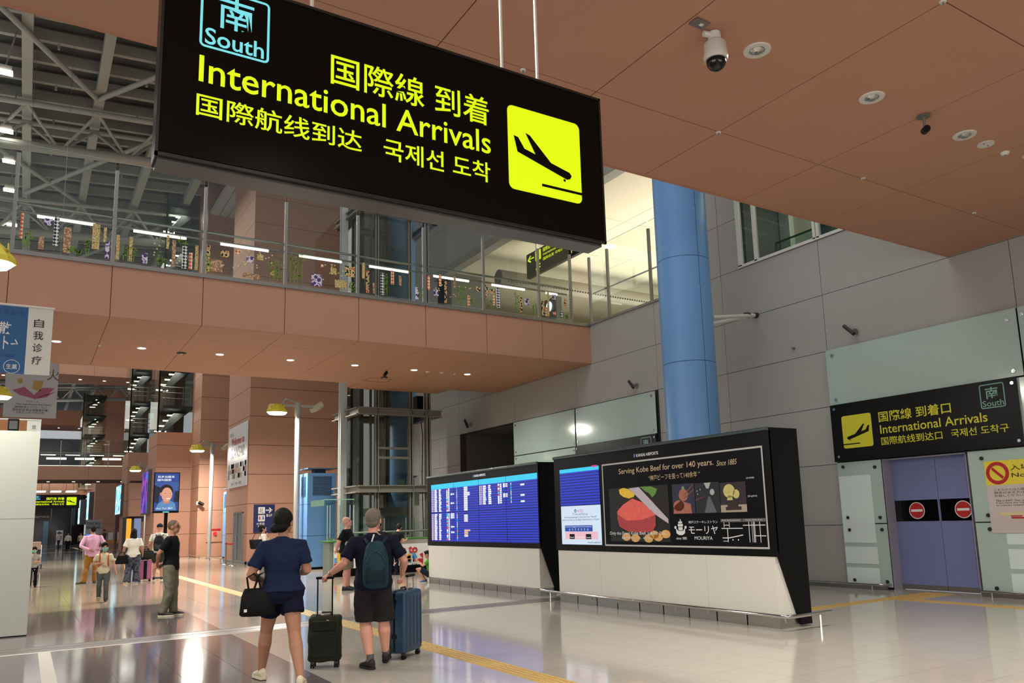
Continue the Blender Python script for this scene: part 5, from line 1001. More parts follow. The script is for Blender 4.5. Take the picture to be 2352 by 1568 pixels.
STD=dict(Le=(-.25,-.03,1.13),Lw=(-.27,.06,.88),Re=(.25,-.03,1.13),Rw=(.27,.06,.88),Lk=(-.10,.02,.49),La=(-.11,-.02,.09),Rk=(.10,.02,.49),Ra=(.11,-.02,.09),lean=0,head=(0,0),hip=(0,0,0),Lf=0,Rf=0,Lfp=0,Rfp=0,curl=.4,bend=0)
def person(label,loc,rz,H,pose={},sex='m',fat=1.0,skin=None,top=None,bottom=None,shoes=None,sole=None,hair='short',hairm=None,sleeve=.6,leg=1.0,wide=1.0,vox=.012,hem=.86,face=True,hs=1.08,group=None,socks=None,longsleeve=False,collar=False):
    P=dict(STD); P.update(pose); k=H/1.72; skin=skin or SKM
    t=thing('person',label,'person',loc,rz,group)
    V=lambda p: Vector(p)*k
    hip=Vector(P['hip']); ln=Matrix.Rotation(-P['lean'],3,'X'); piv=Vector((0,0,.92))
    def T(p): # torso space -> local
        return (ln@(Vector(p)-piv)+piv+hip)*k
    w_=fat if sex=='m' else fat*.9
    shx=.185*(1 if sex=='m' else .88)*(1+(fat-1)*.5)
    rings=[(.80,.115,.095),(.86,.155,.112),(.93,.166,.118),(1.02,.148,.108),(1.10,.140,.104),(1.22,.156,.112),(1.32,.170,.112),(1.39,.165,.092),(1.435,.105,.07),(1.47,.058,.056)]
    if sex=='f': rings=[(.80,.13,.10),(.86,.178,.122),(.93,.182,.124),(1.02,.142,.104),(1.10,.128,.096),(1.22,.148,.116),(1.32,.158,.110),(1.39,.152,.088),(1.435,.09,.062),(1.47,.052,.05)]
    def tor(b,z0,z1,inf,flare=0,seg=20):
        R=[]
        zs=sorted(set([z0,z1]+[r[0] for r in rings if z0<r[0]<z1]))
        for z in zs:
            for a,c in zip(rings,rings[1:]):
                if a[0]<=max(z,.8)<=c[0]:
                    q=max(0,(z-a[0])/(c[0]-a[0])); rx=mix(a[1],c[1],q); ry=mix(a[2],c[2],q)
            g=(fat if z<1.36 else 1+(fat-1)*.5); ry_=ry*g*(1+(fat-1)*.7 if .9<z<1.25 else 1); rx_=rx*g
            fl=flare*max(0,(1.15-z)/.3)
            R.append((T((0,(.0),z)),ln@Vector((rx_+inf+fl,0,0))*k,ln@Vector((0,ry_+inf+fl,0))*k))
        b.loft(R,seg)
    sh={s:T((s*shx,-.005,1.375)) for s in (-1,1)}
    J={}
    for s,n in ((-1,'L'),(1,'R')):
        J[n]=dict(sh=sh[s],el=V(P[n+'e']),wr=V(P[n+'w']),hp=(Vector((s*.088,0,.88))+hip)*k,kn=V(P[n+'k']),an=V(P[n+'a']))
    nb=T((0,-.005,1.43)); hy,hp_=P['head']; M=Matrix.Rotation(hy,3,'Z')@Matrix.Rotation(hp_,3,'X')@Matrix.Rotation(-P['lean']*.4,3,'X')
    nt=T((0,.012,1.515)); s_=k*hs; hc=nt+M@Vector((0,.018,.095))*s_
    # ---- body
    b=B(); tor(b,.80,1.47,0); b.tube([nb,mix(nb,nt,.6),nt+M@Vector((0,0,.05))*s_],[.062*k*(1+(fat-1)*.8),.054*k,.052*k],14)
    b.ell(hc+M@Vector((0,-.012,.022))*s_,(.077*s_,.095*s_,.096*s_),16,12,M); b.ell(hc+M@Vector((0,.022,-.055))*s_,(.057*s_,.066*s_,.062*s_),14,10,M)
    b.ell(hc+M@Vector((0,.05,-.085))*s_,(.03*s_,.032*s_,.026*s_),10,8,M)
    b.tube([hc+M@Vector((0,.078,.018))*s_,hc+M@Vector((0,.098,-.012))*s_,hc+M@Vector((0,.094,-.03))*s_],[.009*s_,.014*s_,.016*s_],8)
    for s in (-1,1):
        b.ell(hc+M@Vector((s*.079,-.008,-.012))*s_,(.011*s_,.02*s_,.031*s_),8,8,M)
        j=J['L' if s<0 else 'R']; d=(j['wr']-j['el']).normalized()
        b.tube([mix(sh[s],T((0,0,1.36)),.35),sh[s],mix(j['sh'],j['el'],.35),mix(j['sh'],j['el'],.75),j['el'],mix(j['el'],j['wr'],.25),mix(j['el'],j['wr'],.7),j['wr'],j['wr']+d*.01],[.055*k*fat,.056*k*fat,.049*k*fat,.042*k*fat,.038*k*fat,.041*k*fat,.031*k*fat,.026*k,.025*k],12)
        pn=Vector((-s,0.15,0)) if 'pn' not in P else Vector(P['pn'][0 if s<0 else 1])
        hd=d if 'hd' not in P else Vector(P['hd'][0 if s<0 else 1])
        hand(b,j['wr'],hd,pn,P['curl'],k*(1.0 if sex=='m' else .92),side=s)
        kk=k*(1+(fat-1)*.8)
        cal=mix(j['kn'],j['an'],.3)+Vector((0,-.012,0))*k
        b.tube([j['hp']+Vector((0,0,.04)),j['hp'],mix(j['hp'],j['kn'],.45),mix(j['hp'],j['kn'],.85),j['kn'],cal,mix(j['kn'],j['an'],.65),j['an'],j['an']+Vector((0,0,-.03))*k],[.08*kk,.088*kk,.076*kk,.060*kk,.055*kk,.060*kk,.046*kk,.038*k,.036*k],14)
    o=b.obj('body',skin,t,local=True); skinned(o,vox*(.62 if vox<.012 else .8),2)
    # ---- feet
    for s in (-1,1):
        n='L' if s<0 else 'R'; a=J[n]['an']; yaw=P[n+'f']; pit=P[n+'fp']; F=Matrix.Rotation(yaw,3,'Z')@Matrix.Rotation(-pit,3,'X')
        f=lambda x,y,z: a+F@Vector((x,y,z))*k
        sh_=B(); sh_.loft([(f(0,-.072,-.035),F@Vector((.026,0,0))*k,F@Vector((0,0,.035))*k),(f(0,-.05,-.025),F@Vector((.036,0,0))*k,F@Vector((0,0,.05))*k),(f(0,.0,-.022),F@Vector((.039,0,0))*k,F@Vector((0,0,.055))*k),(f(0,.06,-.038),F@Vector((.042,0,0))*k,F@Vector((0,0,.038))*k),(f(0,.13,-.048),F@Vector((.046,0,0))*k,F@Vector((0,0,.028))*k),(f(0,.175,-.053),F@Vector((.038,0,0))*k,F@Vector((0,0,.021))*k),(f(0,.2,-.056),F@Vector((.02,0,0))*k,F@Vector((0,0,.014))*k)],14)
        so=sh_.obj('shoe',shoes,t,local=True,smooth=True)
        sb=B(); pts=[]
        for y,x in ((-.078,.02),(-.06,.036),(0,.040),(.07,.044),(.13,.049),(.18,.04),(.207,.018)): pts.append((x,y))
        out=[(x,y) for x,y in pts]+[(-x,y) for x,y in pts[::-1]]
        top_=[f(x,y,-.062) for x,y in out]; sb.prism([tuple(p) for p in top_],tuple((F@Vector((0,0,-.026)))*k)); sb.obj('sole',sole or shoes,so,local=True)
        if socks: B().tube([a+Vector((0,0,.07))*k,a],[.042*k,.042*k],12).obj('sock',socks,t,local=True,smooth=True)
    # ---- bottoms
    b=B(); tor(b,.80,1.03,.014,seg=20)
    for s in (-1,1):
        j=J['L' if s<0 else 'R']; kk=k*(1+(fat-1)*.7)*wide
        hp,kn,an=j['hp'],j['kn'],j['an']+Vector((0,0,-.03 if leg>=1 else 0))*k
        if leg>=1: b.tube([hp+Vector((0,0,.05)),hp,mix(hp,kn,.5),kn,mix(kn,an,.5),an],[.095*kk,.1*kk,.088*kk,.072*kk,.068*kk,.062*kk*(1 if wide<1.2 else 1.25)],14)
        else:
            e=mix(hp,kn,leg); b.tube([hp+Vector((0,0,.05)),hp,mix(hp,e,.6),e],[.095*kk,.102*kk,.1*kk,.098*kk],14)
    o=b.obj('trousers' if leg>=1 else 'shorts',bottom,t,local=True); skinned(o,vox,2,.035)
    # ---- top
    b=B(); tor(b,hem,1.45,.02,flare=.003)
    for s in (-1,1):
        j=J['L' if s<0 else 'R']
        if longsleeve: b.tube([mix(sh[s],T((0,0,1.36)),.4),sh[s]+Vector((0,0,.004)),mix(j['sh'],j['el'],.6),j['el'],mix(j['el'],j['wr'],.5),mix(j['el'],j['wr'],.93)],[.062*k,.068*k*fat,.06*k*fat,.054*k,.048*k,.04*k],12)
        else:
            e=mix(j['sh'],j['el'],sleeve); b.tube([mix(sh[s],T((0,0,1.36)),.4),sh[s]+Vector((0,0,.004)),mix(j['sh'],e,.55),e],[.064*k*fat,.068*k*fat,.064*k*fat,.064*k*fat],12)
    if collar: b.tube([T((0,-.005,1.42)),T((0,.0,1.465))],[.085*k,.066*k],14)
    o=b.obj('shirt',top,t,local=True); skinned(o,vox,2,.03)
    # ---- hair and face
    hm=hairm or HAIRB; b=B(); hq=lambda p: hc+M@Vector(p)*s_
    if hair=='short': b.ell(hq((0,-.018,.032)),(.084*s_,.1*s_,.1*s_),16,12,M); b.ell(hq((0,-.05,-.02)),(.07*s_,.055*s_,.06*s_),14,10,M); b.ell(hq((0,.05,.085)),(.06*s_,.045*s_,.035*s_),12,8,M)
    elif hair=='shaved': b.ell(hq((0,-.019,.027)),(.0795*s_,.094*s_,.096*s_),16,12,M)
    elif hair=='bun': b.ell(hq((0,-.018,.032)),(.088*s_,.104*s_,.104*s_),16,12,M); b.ell(hq((0,-.06,-.03)),(.072*s_,.055*s_,.06*s_),14,10,M); b.ell(hq((-.035,-.105,-.045)),(.05*s_,.042*s_,.042*s_),12,10,M)
    elif hair=='long':
        b.ell(hq((0,-.018,.03)),(.09*s_,.104*s_,.102*s_),16,12,M); b.loft([(hq((0,-.035,.04)),M@Vector((.085*s_,0,0)),M@Vector((0,.075*s_,0))),(hq((0,-.05,-.08)),M@Vector((.098*s_,0,0)),M@Vector((0,.06*s_,0))),(hq((0,-.06,-.2)),M@Vector((.1*s_,0,0)),M@Vector((0,.05*s_,0))),(hq((0.01,-.065,-.3)),M@Vector((.06*s_,0,0)),M@Vector((0,.03*s_,0)))],14)
    elif hair=='cap':
        b.ell(hq((0,-.012,.045)),(.088*s_,.104*s_,.085*s_),16,12,M); b.loft([(hq((0,.05,.045)),M@Vector((.07*s_,0,0)),M@Vector((0,0,.01*s_))),(hq((0,.15,.03)),M@Vector((.05*s_,0,0)),M@Vector((0,0,.006*s_)))],12)
    o=b.obj('hair' if hair!='cap' else 'cap',hm,t,local=True); skinned(o,vox*.6,1,.006)
    if face:
        for s in (-1,1):
            B().ell(hq((s*.031,.073,.006)),(.013*s_,.008*s_,.006*s_),8,6,M).obj('eye',EYE,t,local=True)
            B().tube([hq((s*.048,.07,.026)),hq((s*.018,.08,.03))],.004*s_,6).obj('eyebrow',hm if hair!='shaved' else HAIRB,t,local=True)
        B().ell(hq((0,.08,-.058)),(.023*s_,.008*s_,.007*s_),10,6,M).obj('mouth',LIP,t,local=True)
    t_info=dict(hc=hc,M=M,k=k,s=s_,J=J,T=T,hq=hq)
    return t,t_info
def mask(t,I,m):
    h=I['hq']; M=I['M']; s=I['s']
    b=B(); b.loft([(h((0,.058,-.1)),M@Vector((.04*s,0,0)),M@Vector((0,.035*s,0))),(h((0,.055,-.07)),M@Vector((.061*s,0,0)),M@Vector((0,.052*s,0))),(h((0,.05,-.03)),M@Vector((.068*s,0,0)),M@Vector((0,.062*s,0))),(h((0,.062,-.008)),M@Vector((.05*s,0,0)),M@Vector((0,.045*s,0)))],16); b.obj('face_mask',m,t,local=True,smooth=True)
MASKG=cloth('mask green',(120,186,160))
# ---- near woman
NAVY=cloth('navy blue knit',(24,34,62)); NAVY2=cloth('navy shorts cloth',(16,20,42)); CRM=mat('cream canvas',(206,198,170),.7)
RZ=lambda x,y: -math.atan2(x,y)
wm,I=person('woman seen from behind in navy top and shorts with dark hair in a bun',(2.40,8.88,0),RZ(2.4,8.88),1.79,dict(Le=(-.31,-.06,1.10),Lw=(-.20,.18,1.02),Re=(.25,-.03,1.12),Rw=(.17,.22,1.08),Lk=(-.15,.20,.50),La=(-.19,.31,.095),Rk=(.13,-.1,.49),Ra=(.19,-.33,.095),head=(-.45,.1),Lf=.35,Rf=-.12,curl=.8,pn=((.6,.3,-.5),(-.6,.3,-.5))),sex='f',fat=1.17,hs=1.14,skin=SKM,top=NAVY,bottom=NAVY2,shoes=CRM,sole=CRM,hair='bun',sleeve=.74,leg=.48,wide=1.08,vox=.009,hem=.92,collar=True)
bg=thing('tote_bag','black tote bag with handles hanging from the navy-dressed woman\'s arm','bag',(2.15,8.86,.72),RZ(2.4,8.8)); BAGM=cloth('bag black',(14,14,16),.6)
b=B(); b.loft([((0,0,0),(.17,0,0),(0,.07,0)),((0,0,.02),(.19,0,0),(0,.085,0)),((-.0,0,.2),(.175,0,0),(0,.07,0)),((0,0,.27),(.15,0,0),(0,.045,0)),((0,0,.285),(.14,0,0),(0,.03,0))],20); o=b.obj('bag_body',BAGM,bg,local=True,smooth=True)
B().tube([(-.1,-.03,.27),(-.12,-.04,.40),(-.05,-.04,.44),(.0,-.03,.38),(.02,-.03,.27)],.011,8).obj('handle',BAGM,bg,local=True,smooth=True); B().tube([(-.05,.03,.27),(0.0,.04,.42),(.08,.03,.46),(.1,.03,.27)],.011,8).obj('handle',BAGM,bg,local=True,smooth=True); B().box(-.14,-.088,.05,-.11,-.082,.08).obj('badge',WH,bg,local=True); B().tube([(.05,.0,.27),(.08,.02,.46)],.008,6).obj('clasp_strap',BAGM,bg,local=True)
# ---- near man
NVP=cloth('dark navy polo',(17,20,36)); SHB=cloth('charcoal shorts',(32,31,32)); SHOEB=mat('black trainer',(20,20,22),.6)
mn,I=person('grey-haired man with a teal backpack pushing two suitcases',(3.52,9.1,0),RZ(3.52,9.1),1.79,dict(Le=(-.32,-.06,1.15),Lw=(-.48,.0,1.03),Re=(.35,.0,1.15),Rw=(.33,.14,.99),Lk=(-.085,.0,.49),La=(-.03,-.12,.09),Rk=(.12,.02,.49),Ra=(.14,.06,.14),Rfp=-.5,head=(-.35,.05),Lf=.5,Rf=-.2,curl=1.0,hd=((-.6,.5,-.3),(.0,.4,-.8)),pn=((.3,.2,-.9),(-.7,.2,-.5))),fat=1.2,skin=SKP,top=NVP,bottom=SHB,shoes=SHOEB,hair='short',hairm=HAIRG,sleeve=.78,leg=.98,wide=1.05,vox=.009,hem=.84,collar=True,socks=cloth('grey sock',(90,92,94)))
def watch(t,I,n,m):
    j=I['J'][n]; p=mix(j['el'],j['wr'],.9); q=mix(j['el'],j['wr'],.97); B().tube([p,q],[.034*I['k'],.033*I['k']],12).obj('wrist_watch',m,t,local=True,smooth=True)
watch(mn,I,'L',STEELD)
TEAL=cloth('teal backpack nylon',(24,50,62),.6); TEALD=cloth('dark teal trim',(16,32,42),.6)
def backpack(lab,loc,rz,w_,h_,d_,m,m2,strapx=.12,tag_=False):
    t=thing('backpack',lab,'backpack',loc,rz)
    b=B(); b.loft([((0,0,0),(w_*.40,0,0),(0,d_*.40,0)),((0,-.01,.04),(w_*.48,0,0),(0,d_*.5,0)),((0,-.02,h_*.35),(w_*.5,0,0),(0,d_*.56,0)),((0,-.01,h_*.7),(w_*.47,0,0),(0,d_*.5,0)),((0,0,h_*.92),(w_*.36,0,0),(0,d_*.38,0)),((0,.01,h_),(w_*.2,0,0),(0,d_*.2,0))],22)
    o=b.obj('main_bag',m,t,local=True,smooth=True); sb=o.modifiers.new('smooth','SUBSURF'); sb.levels=1; sb.render_levels=2; d=o.modifiers.new('folds','DISPLACE'); d.texture=FOLD; d.strength=.018
    B().loft([((0,-d_*.42,h_*.12),(w_*.36,0,0),(0,d_*.2,0)),((0,-d_*.5,h_*.3),(w_*.38,0,0),(0,d_*.18,0)),((0,-d_*.42,h_*.5),(w_*.33,0,0),(0,d_*.12,0))],16).obj('front_pocket',m2,t,local=True,smooth=True)
    B().tube([(-w_*.38,-d_*.42,h_*.55),(-w_*.2,-d_*.5,h_*.72),(0,-d_*.5,h_*.78),(w_*.2,-d_*.5,h_*.72),(w_*.38,-d_*.42,h_*.55)],.006,6).obj('zip',DARK,t,local=True); B().tube([(-.03,.01,h_),(-.02,-.0,h_+.04),(.02,-.0,h_+.04),(.03,.01,h_)],.008,6).obj('grab_loop',m2,t,local=True)
    for s in (-1,1): B().tube([(s*strapx*.7,d_*.3,h_*.93),(s*strapx*.95,d_*.55,h_*1.02),(s*strapx*1.05,d_*1.0,h_*1.03),(s*strapx*1.15,d_*1.75,h_*.9)],.022,8,flat=1.0).obj('shoulder_strap',m2,t,local=True,smooth=True)
    return t
def off(p,rz,dx,dy,z): return (p[0]+dx*math.cos(rz)-dy*math.sin(rz),p[1]+dx*math.sin(rz)+dy*math.cos(rz),z)
r_=RZ(3.52,9.1); bp=backpack('dark teal backpack on the back of the grey-haired man',off((3.52,9.1),r_,0.03,-.235,.90),r_,.30,.55,.19,TEAL,TEALD)
B().tube([(-.045,-.03,.54),(-.02,-.06,.62)],.009,6).obj('white_tag',WH,bp,local=True)
# ---- suitcases
def wheel(b,x,y,r=.028): 
    for s in (-.014,.014): b.tube([(x+s-.008,y,r),(x+s+.008,y,r)],r,14)
def suitcase(lab,loc,rz,w_,d_,h_,m,handle,soft=False,m2=None,hm=None):
    t=thing('suitcase',lab,'suitcase',loc,rz); z0=.07
    o=B().box(-w_/2,-d_/2,z0,w_/2,d_/2,z0+h_).obj('shell',m,t,local=True,bevel=.045); o.modifiers['bevel'].segments=4; 
    for p in o.data.polygons: p.use_smooth=True
    if soft:
        o.modifiers.new('detail','SUBSURF').levels=4; o.modifiers['detail'].subdivision_type='SIMPLE'; o.modifiers['detail'].render_levels=4; d=o.modifiers.new('folds','DISPLACE'); d.texture=FOLD; d.strength=.03
    for x in (-w_/2+.05,w_/2-.05):
        for y in (-d_/2+.05,d_/2-.05):
            b=B(); wheel(b,x,y); q=b.obj('wheel',BLACK,t,local=True,smooth=True); B().box(x-.022,y-.02,.04,x+.022,y+.02,z0+.01).obj('wheel_fork',DARK,q,local=True)
    hz=z0+h_
    for x in (-.085,.085): B().tube([(x,-d_/2+.05,hz-.01),(x,-d_/2+.05,handle-.02)],.0085,8).obj('handle_tube',hm or BLACK,t,local=True,smooth=True)
    B().box(-.105,-d_/2+.03,handle-.03,.105,-d_/2+.07,handle).obj('handle_grip',BLACK,t,local=True,bevel=.008)
    B().tube([(-.07,.0,hz),(-.06,.0,hz+.03),(.06,.0,hz+.03),(.07,.0,hz)],.011,8).obj('top_grip',DARK,t,local=True,smooth=True)
    return t
OLIVE=cloth('olive nylon',(38,40,27),.6); OLD=cloth('olive dark',(26,27,19),.6)
r_=RZ(3.08,9.5)-.12
c1=suitcase('olive green soft cabin suitcase at the grey-haired man\'s left hand',(3.09,9.52,0),r_,.37,.24,.52,OLIVE,1.04,soft=True)
B().box(-.14,-.150,.42,.14,-.125,.53).obj('front_pocket',OLD,c1,local=True,bevel=.015); B().box(-.155,-.158,.12,.155,-.13,.38).obj('lower_pocket',OLD,c1,local=True,bevel=.02); B().tube([(-.13,-.155,.535),(.1,-.155,.535)],.005,6).obj('zip',DARK,c1,local=True); B().tube([(.03,-.152,.545),(.06,-.155,.54)],.006,6).obj('zip_pull',mat('brass',(180,150,80),.4,.8),c1,local=True); B().box(.186,-.03,.25,.19,.0,.4).obj('side_tag',mat('tag brown',(120,84,40),.6),c1,local=True)
B().box(-.11,-.02,.6,-.04,.02,.64).obj('luggage_label',WH,c1,local=True,bevel=.008)
BLS=mat('blue shell plastic',(28,58,86),.4,spec=.5)
r2=RZ(4.1,9.5)+1.12
c2_=suitcase('large blue hard-shell suitcase with black zip at the man\'s right hand',(4.08,9.52,0),r2,.50,.30,.74,BLS,1.0,hm=STEELD)
b=B(); b.box(-.256,-.012,.10,-.249,.012,.79); b.box(.249,-.012,.1,.256,.012,.79); b.box(-.25,-.012,.806,.25,.012,.814); b.obj('zip_band',BLACK,c2_,local=True)
for z in (.25,.66): B().box(-.262,-.03,z,-.25,.03,z+.05).obj('side_latch',BLACK,c2_,local=True)
for i in range(5): B().tube([(-.2+.1*i,.152,.14),(-.2+.1*i,.152,.74)],.006,6).obj('shell_rib',BLS,c2_,local=True); B().tube([(-.2+.1*i,-.152,.14),(-.2+.1*i,-.152,.74)],.006,6).obj('shell_rib',BLS,c2_,local=True)
# ---- man in black tee
BKT=cloth('black tee',(20,20,23)); KHG=cloth('grey green trousers',(112,110,92)); SOLEW=mat('pale sole',(206,200,170),.6)
pm,I=person('man with glasses in black T-shirt and khaki trousers, hands clasped behind him',(2.47,17.1,0),-2.05,1.80,dict(Le=(-.27,-.13,1.14),Lw=(-.13,-.20,.93),Re=(.27,-.13,1.14),Rw=(.13,-.2,.93),Lk=(-.09,.03,.49),La=(-.09,.04,.09),Rk=(.09,.02,.49),Ra=(.1,-.08,.09),head=(.0,.0),curl=.9,hd=((.8,-.2,-.3),(-.8,-.2,-.3)),pn=((0,-1,0),(0,-1,0))),fat=1.02,skin=SKM,top=BKT,bottom=KHG,shoes=mat('dark shoe',(40,38,36),.6),sole=SOLEW,hair='shaved',hairm=HAIRS,sleeve=.7,wide=1.12,vox=.012,hem=.82)
h=I['hq']; b=B()
for s in (-1,1): b.tube([h((s*.03+.022*math.cos(a),.088,.004+.018*math.sin(a))) for a in [i*math.pi/6 for i in range(13)]],.0022,6); b.tube([h((s*.052,.086,.008)),h((s*.08,.0,.006))],.002,6)
b.obj('glasses',DARK,pm,local=True)
# ---- bald man
GRP_=cloth('grey side cloth',(150,148,146)); SHK=cloth('khaki shorts',(112,106,84))
pm,I=person('bald man in black and grey top and khaki shorts looking up at the screens',(6.98,19.85,0),-2.2,1.80,dict(Le=(-.29,-.12,1.14),Lw=(-.12,-.2,.95),Re=(.29,-.12,1.14),Rw=(.14,-.22,.95),head=(-.1,.28),Lk=(-.1,.0,.49),La=(-.11,-.0,.09),Rk=(.11,.02,.49),Ra=(.13,.0,.09),curl=.9,hd=((.8,-.2,-.3),(-.8,-.2,-.3)),pn=((0,-1,0),(0,-1,0))),fat=1.22,skin=SKP,top=BKT,bottom=SHK,shoes=SHOEB,hair='shaved',hairm=mat('bald crown',(190,140,118),.5),sleeve=.8,leg=1.0-.02,wide=1.15,vox=.013,hem=.82)
b=B()
for s in (1,-1): b.loft([(I['T']((s*.155,.03,.86)),(.045,0,0),(0,.1,0)),(I['T']((s*.15,.03,1.05)),(.046,0,0),(0,.085,0)),(I['T']((s*.162,.03,1.2)),(.034,0,0),(0,.05,0)),(I['T']((s*.165,.03,1.3)),(.02,0,0),(0,.015,0))],12)
b.obj('grey_side_panel',GRP_,pm,local=True,smooth=True)
# ---- white blouse woman by the sign
WHS=cloth('white blouse',(214,208,196)); GRT=cloth('grey check trousers',(118,116,110))
pm,I=person('woman in white blouse touching her neck and looking up, beside the navy sign',(6.45,26.2,0),-1.75,1.68,dict(Le=(-.22,.16,1.12),Lw=(-.06,.16,1.36),Re=(.22,.05,1.12),Rw=(.08,.24,1.2),head=(.0,.4),curl=.7,hd=((.2,-.05,.8),(-.7,.3,.4)),pn=((.3,-.9,.2),(0,-1,.1))),sex='f',skin=SKM,top=WHS,bottom=GRT,shoes=SHOEB,hair='bun',longsleeve=True,wide=1.25,vox=.014)
t=thing('shoulder_bag','black shoulder bag hanging beside the woman in white blouse','bag',(6.22,26.15,.95),-.5); B().loft([((0,0,0),(.13,0,0),(0,.06,0)),((0,0,.03),(.17,0,0),(0,.09,0)),((0,0,.28),(.21,0,0),(0,.06,0)),((0,0,.3),(.2,0,0),(0,.04,0))],16).obj('bag_body',BAGM,t,local=True,smooth=True); B().tube([(-.12,0,.29),(-.02,0.05,.52),(.1,.08,.52),(.16,0,.29)],.012,8).obj('bag_strap',mat('brown strap',(70,44,30),.6),t,local=True,smooth=True)
# ---- masked boy
BOY=cloth('cream tee',(216,204,172)); BOYT=cloth('grey track trousers',(88,92,92)); ORS=cloth('orange strap',(176,96,54))
pm,I=person('boy in cream T-shirt and green face mask walking towards the viewer',(1.66,21.7,0),math.pi-.08,1.35,dict(Le=(.0,0,0),Lw=(.34,.02,.86),Re=(.29,-.05,1.12),Rw=(.08,.2,1.16),Lk=(-.09,.12,.50),La=(-.1,.12,.09),Rk=(.09,.02,.49),Ra=(.09,-.16,.14),Rfp=-.4,head=(.15,-.05),curl=.5)|dict(Le=(-.27,-.02,1.12),Lw=(-.34,.05,.86)),fat=.96,skin=SKL,top=BOY,bottom=BOYT,shoes=SHOEB,sole=SOLEW,hair='short',sleeve=.6,vox=.012,hem=.84,hs=1.22)
mask(pm,I,MASKG); T_=I['T']
t=thing('backpack','small orange-strapped backpack worn by the masked boy','backpack',(1.66,21.7,0),math.pi-.08)
B().ell(T_((0,-.16,1.2)),(.12,.07,.17),14,10).obj('main_bag',ORS,t,local=True,smooth=True)
for s in (-1,1): B().tube([T_((s*.1,-.1,1.38)),T_((s*.11,.02,1.44)),T_((s*.115,.125,1.33)),T_((s*.12,.135,1.15)),T_((s*.13,.05,1.05))],.018,8).obj('shoulder_strap',ORS,t,local=True,smooth=True)
# ---- pink shirt man
PNK=cloth('pink shirt',(216,168,196)); MUS=cloth('mustard trousers',(150,104,44))
person('man in pink long-sleeved shirt and mustard trousers seen from behind',(1.93,29.8,0),RZ(1.9,29.8)+.12,1.83,dict(Le=(-.33,-.1,1.12),Lw=(-.1,-.2,1.0),Re=(.33,-.1,1.12),Rw=(.14,-.1,1.0),Lk=(-.13,.0,.49),La=(-.2,-.04,.09),Lf=1.2,head=(.1,0),curl=.6),fat=1.12,skin=SKM,top=PNK,bottom=MUS,shoes=mat('brown shoe',(90,80,62),.6),hair='short',longsleeve=True,vox=.014,hem=.80,face=False)
# ---- long-haired woman
WTE=cloth('white tee',(220,216,204)); PAT=pattern('dark leaf print',(30,34,48),(70,76,92),9,'VORONOI',(22,26,38))
person('long-haired woman in white T-shirt and dark patterned trousers seen from behind',(2.98,28.4,0),RZ(2.9,28.3),1.68,dict(Le=(-.26,-.05,1.12),Lw=(-.3,.02,.9),Rw=(.28,.1,.92),Lk=(-.11,.0,.49),La=(-.15,-.1,.09),Rk=(.11,.0,.49),Ra=(.13,.02,.09),head=(-.2,0)),sex='f',fat=1.12,skin=SKM,top=WTE,bottom=PAT,shoes=CRM,hair='long',sleeve=.8,wide=1.35,vox=.014,hem=.83,face=False)
t=thing('handbag','black handbag held by the long-haired woman in white','bag',(2.66,28.3,.62),RZ(2.9,28)); B().loft([((0,0,0),(.17,0,0),(0,.08,0)),((0,0,.05),(.19,0,0),(0,.09,0)),((0,0,.26),(.13,0,0),(0,.05,0))],14).obj('bag_body',BAGM,t,local=True,smooth=True); B().tube([(-.1,0,.25),(-.05,0,.36),(.05,0,.36),(.1,0,.25)],.012,6).obj('handle',BAGM,t,local=True)
# ---- cap man with pink case
BKP=cloth('black nylon',(26,27,28),.6); DGS=cloth('dark green shorts',(48,50,38))
person('man in dark cap, white T-shirt and dark shorts with black backpack, seen from behind',(3.84,29.3,0),RZ(3.84,29.3)-.1,1.82,dict(Lw=(-.33,.1,1.0),head=(.0,-.1)),fat=1.05,skin=SKL,top=WTE,bottom=DGS,shoes=SHOEB,sole=WH,hair='cap',hairm=cloth('cap navy',(30,36,48)),sleeve=.75,leg=.85,vox=.014,hem=.84,face=False)
r_=RZ(3.84,29.3)-.1; backpack('black backpack on the man wearing the dark cap',off((3.84,29.3),r_,.02,-.2,.95),r_,.34,.52,.2,BKP,DARK)
PKS=mat('pink shell',(168,92,136),.4); c3_=suitcase('pink hard suitcase beside the man in the dark cap',(3.42,29.1,0),RZ(3.4,29)+.1,.40,.26,.60,PKS,1.05); B().box(-.05,-.137,.08,.05,-.13,.66).obj('black_band',BLACK,c3_,local=True)
t=thing('duffel_bag','dark green duffel bag resting on the pink suitcase','bag',(3.38,29.08,.70),RZ(3.4,29)); B().loft([((-.3,0,.12),(0,.04,0),(0,0,.05)),((-.26,0,.14),(0,.12,0),(0,0,.14)),((0,0,.15),(0,.14,0),(0,0,.16)),((.26,0,.14),(0,.12,0),(0,0,.14)),((.3,0,.12),(0,.04,0),(0,0,.05))],14).obj('bag_body',cloth('duffel green',(34,44,40),.6),t,local=True,smooth=True); B().tube([(-.12,0,.28),(-.08,0,.4),(.08,0,.4),(.12,0,.28)],.012,6).obj('handle',BAGM,t,local=True)
